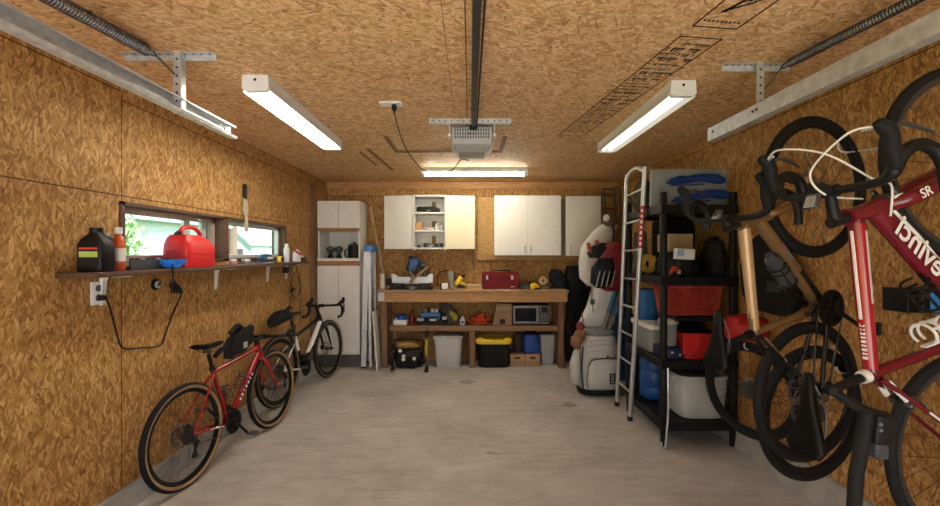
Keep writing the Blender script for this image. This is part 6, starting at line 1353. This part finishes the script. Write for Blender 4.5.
for px in (596, 601, 606, 611): MB().tube([bp_(px, 287, -.165), bp_(px + 2, 279, -.18), bp_(px + 4, 271, -.165)], .006, 7, smooth=3).build('reflective_bar', grey, t)
MB().tube([bp_(625, 250, -.05), bp_(629, 262, -.06), bp_(626, 276, -.05)], [.05, .055, .04], 12, smooth=3).build('side_pocket', rd, t)
t = thing('ball_glove', 'black glove with red cuffs hanging above the red sports pack', 'glove', at(597, 256, 4.36)); yy = 4.36
def gp(px, py, dy=0): return at(px, py, yy + dy)
MB().loft([(gp(594, 258), .05, .04, 2.3), (gp(595, 253), .085, .05, 2.4), (gp(599, 247), .085, .05, 2.4), (gp(602, 243), .05, .04, 2.3)], 20).build('palm', bk, t)
for a in (((591, 252), (589, 247), (588, 242.5)), ((599, 247), (597, 243), (596.5, 240)), ((604, 247), (609, 245), (614, 246))): MB().tube([gp(*p, -.02) for p in a], [.022, .02, .015], 10, smooth=4).build('finger', M('glove_red', (.35, .05, .035), .6), t)
t = thing('ski_helmet', 'small black and white helmet on top of the hanging bag', 'helmet', at(609, 228, 4.62)); MB().ball(at(610, 221, 4.62) + V((0, 0, 0)), (.085, .09, .065), 18).build('shell', M('helmet_brown', (.10, .06, .05), .5), t); MB().ball(at(606.5, 218, 4.56), (.035, .035, .04), 12).build('vent_cover', decal, t); MB().tube([at(612, 224, 4.55), at(614, 232, 4.52), at(613, 242, 4.50)], .014, 8, smooth=4).build('strap', bk, t)
# umbrella / shafts
for k, (a, b, l_) in enumerate(((at(602, 333, 4.62), at(617, 288, 4.60), 'slim grey shaft with blue grip rising from the golf bag by ladder'), (at(607, 333, 4.60), at(623, 296, 4.58), 'second grey shaft with blue grip next to the bag front'))):
    t = thing('golf_club', l_, 'golf club', a); d = b - a
    MB().tube([a + d * -.05, a + d * .45], .022, 12).build('shaft', M('shaft_grey', (.20, .18, .16), .5), t); MB().tube([a + d * .45, b], [.026, .030], 12).build('grip', M('grip_blue', (.02, .10, .22), .5), t)
o = MB().box((1.752, 4.97, .66), (.17, .10, 1.32), None, .01, 2).build('flat_case', M('panel_blue', (.02, .13, .30), .5)); tag(o, 'dark blue flat case wedged upright between golf bag and wall', 'case')
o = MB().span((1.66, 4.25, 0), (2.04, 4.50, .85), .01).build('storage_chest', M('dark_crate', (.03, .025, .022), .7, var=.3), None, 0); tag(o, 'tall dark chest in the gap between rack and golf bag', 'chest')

# ------------------------------------------------------------------ stand and box by the nearest bike
t = thing('bike_stand', 'black tube stand clamping the rear wheel of the red racing bike', 'bike stand', (1.08, 1.2, 0)); bs = rubber; Y_ = 1.20
def sp_(px, py, dy=0): return at(px, py, Y_ + dy)
base = sp_(853, 515); MB().tube([V((base.x - .02, Y_, .02)), sp_(854, 510), sp_(859, 460), sp_(865, 425), sp_(866, 412)], .0175, 14, smooth=4).build('upright', bs, t)
MB().tube([sp_(833, 391), sp_(848, 401), sp_(868, 411), sp_(886, 416)], .013, 12, smooth=4).build('arm', black, t)
MB().box(sp_(878, 428), (.055, .05, .085), (0, .1, 0), .008, 2).build('clamp_block', black, t)
for py in (424.5, 430.5): MB().cyl(sp_(881, py, -.026), sp_(881, py, -.029), .0045, 12).build('bolt', steel, t)
MB().box(sp_(877, 447, .02), (.04, .04, .06), None, .006).build('lower_grip', darkgrey, t)
MB().box(V((base.x - .02, Y_, .010)), (.34, .36, .02), None, .006).build('foot_plate', black, t)
t = thing('wall_box', 'black and bright blue box mounted on wall behind red bike', 'box', at(925, 300, 1.85)); y_ = 1.86
a, b = at(908, 289, y_), at(931, 313, y_); MB().span((a.x, y_, b.z), (XR, y_ + .12, a.z), .004).build('bracket_body', black, t, 0)
c = at(931.5, 301, y_ - .01); MB().span((c.x, y_ - .012, b.z + .004), (XR - .02, y_ - .0005, a.z - .002), .003).build('blue_face', M('bright_blue', (.05, .33, .85), .4), t, 0)
MB().span((at(919, 300, y_).x, y_ - .010, b.z), (at(922, 300, y_).x, y_ - .0005, a.z)).build('ridge', darkgrey, t, 0)

# hooks that carry the hung wheels
for lab, p in (('steel wall hook carrying the front wheel of the bronze bike', b3.matrix_world @ V((.585 + .20, 0, .07 - .20))), ('steel wall hook carrying the front wheel of the red racing bike', b5.matrix_world @ V((.585 + .20, 0, .07 - .20))), ('steel wall hook inside the loose wheel behind the bronze bike', V((1.94, 2.18, .685 + .20))), ('steel wall hook inside the loose wheel beside the rack', V((1.93, 2.90, .555 + .285)))):
    o = MB().tube([V((XR, p.y, p.z + .02)), V((p.x + .05, p.y, p.z - .004)), V((p.x - .01, p.y, p.z - .008)), V((p.x - .035, p.y, p.z + .01)), V((p.x - .035, p.y, p.z + .04))], .005, 8, smooth=5).build('wall_hook', galv); tag(o, lab, 'hook')

m = MB(); m.loft([(V((2.035, 2.84, 1.10)), .035, .20, 2.6), (V((2.03, 2.84, 1.20)), .045, .27, 2.6), (V((2.03, 2.86, 1.40)), .045, .27, 2.5), (V((2.035, 2.90, 1.55)), .04, .20, 2.4), (V((2.05, 2.90, 1.63)), .02, .08, 2.2)], 36, .03, 4); m.jitter(.010, 9)
o = m.build('dark_filler_wall', dk, None); tag(o, 'added dark shape on the wall between the rack and bronze bike', 'jacket')  # added shape standing in for the dark region beside the rack
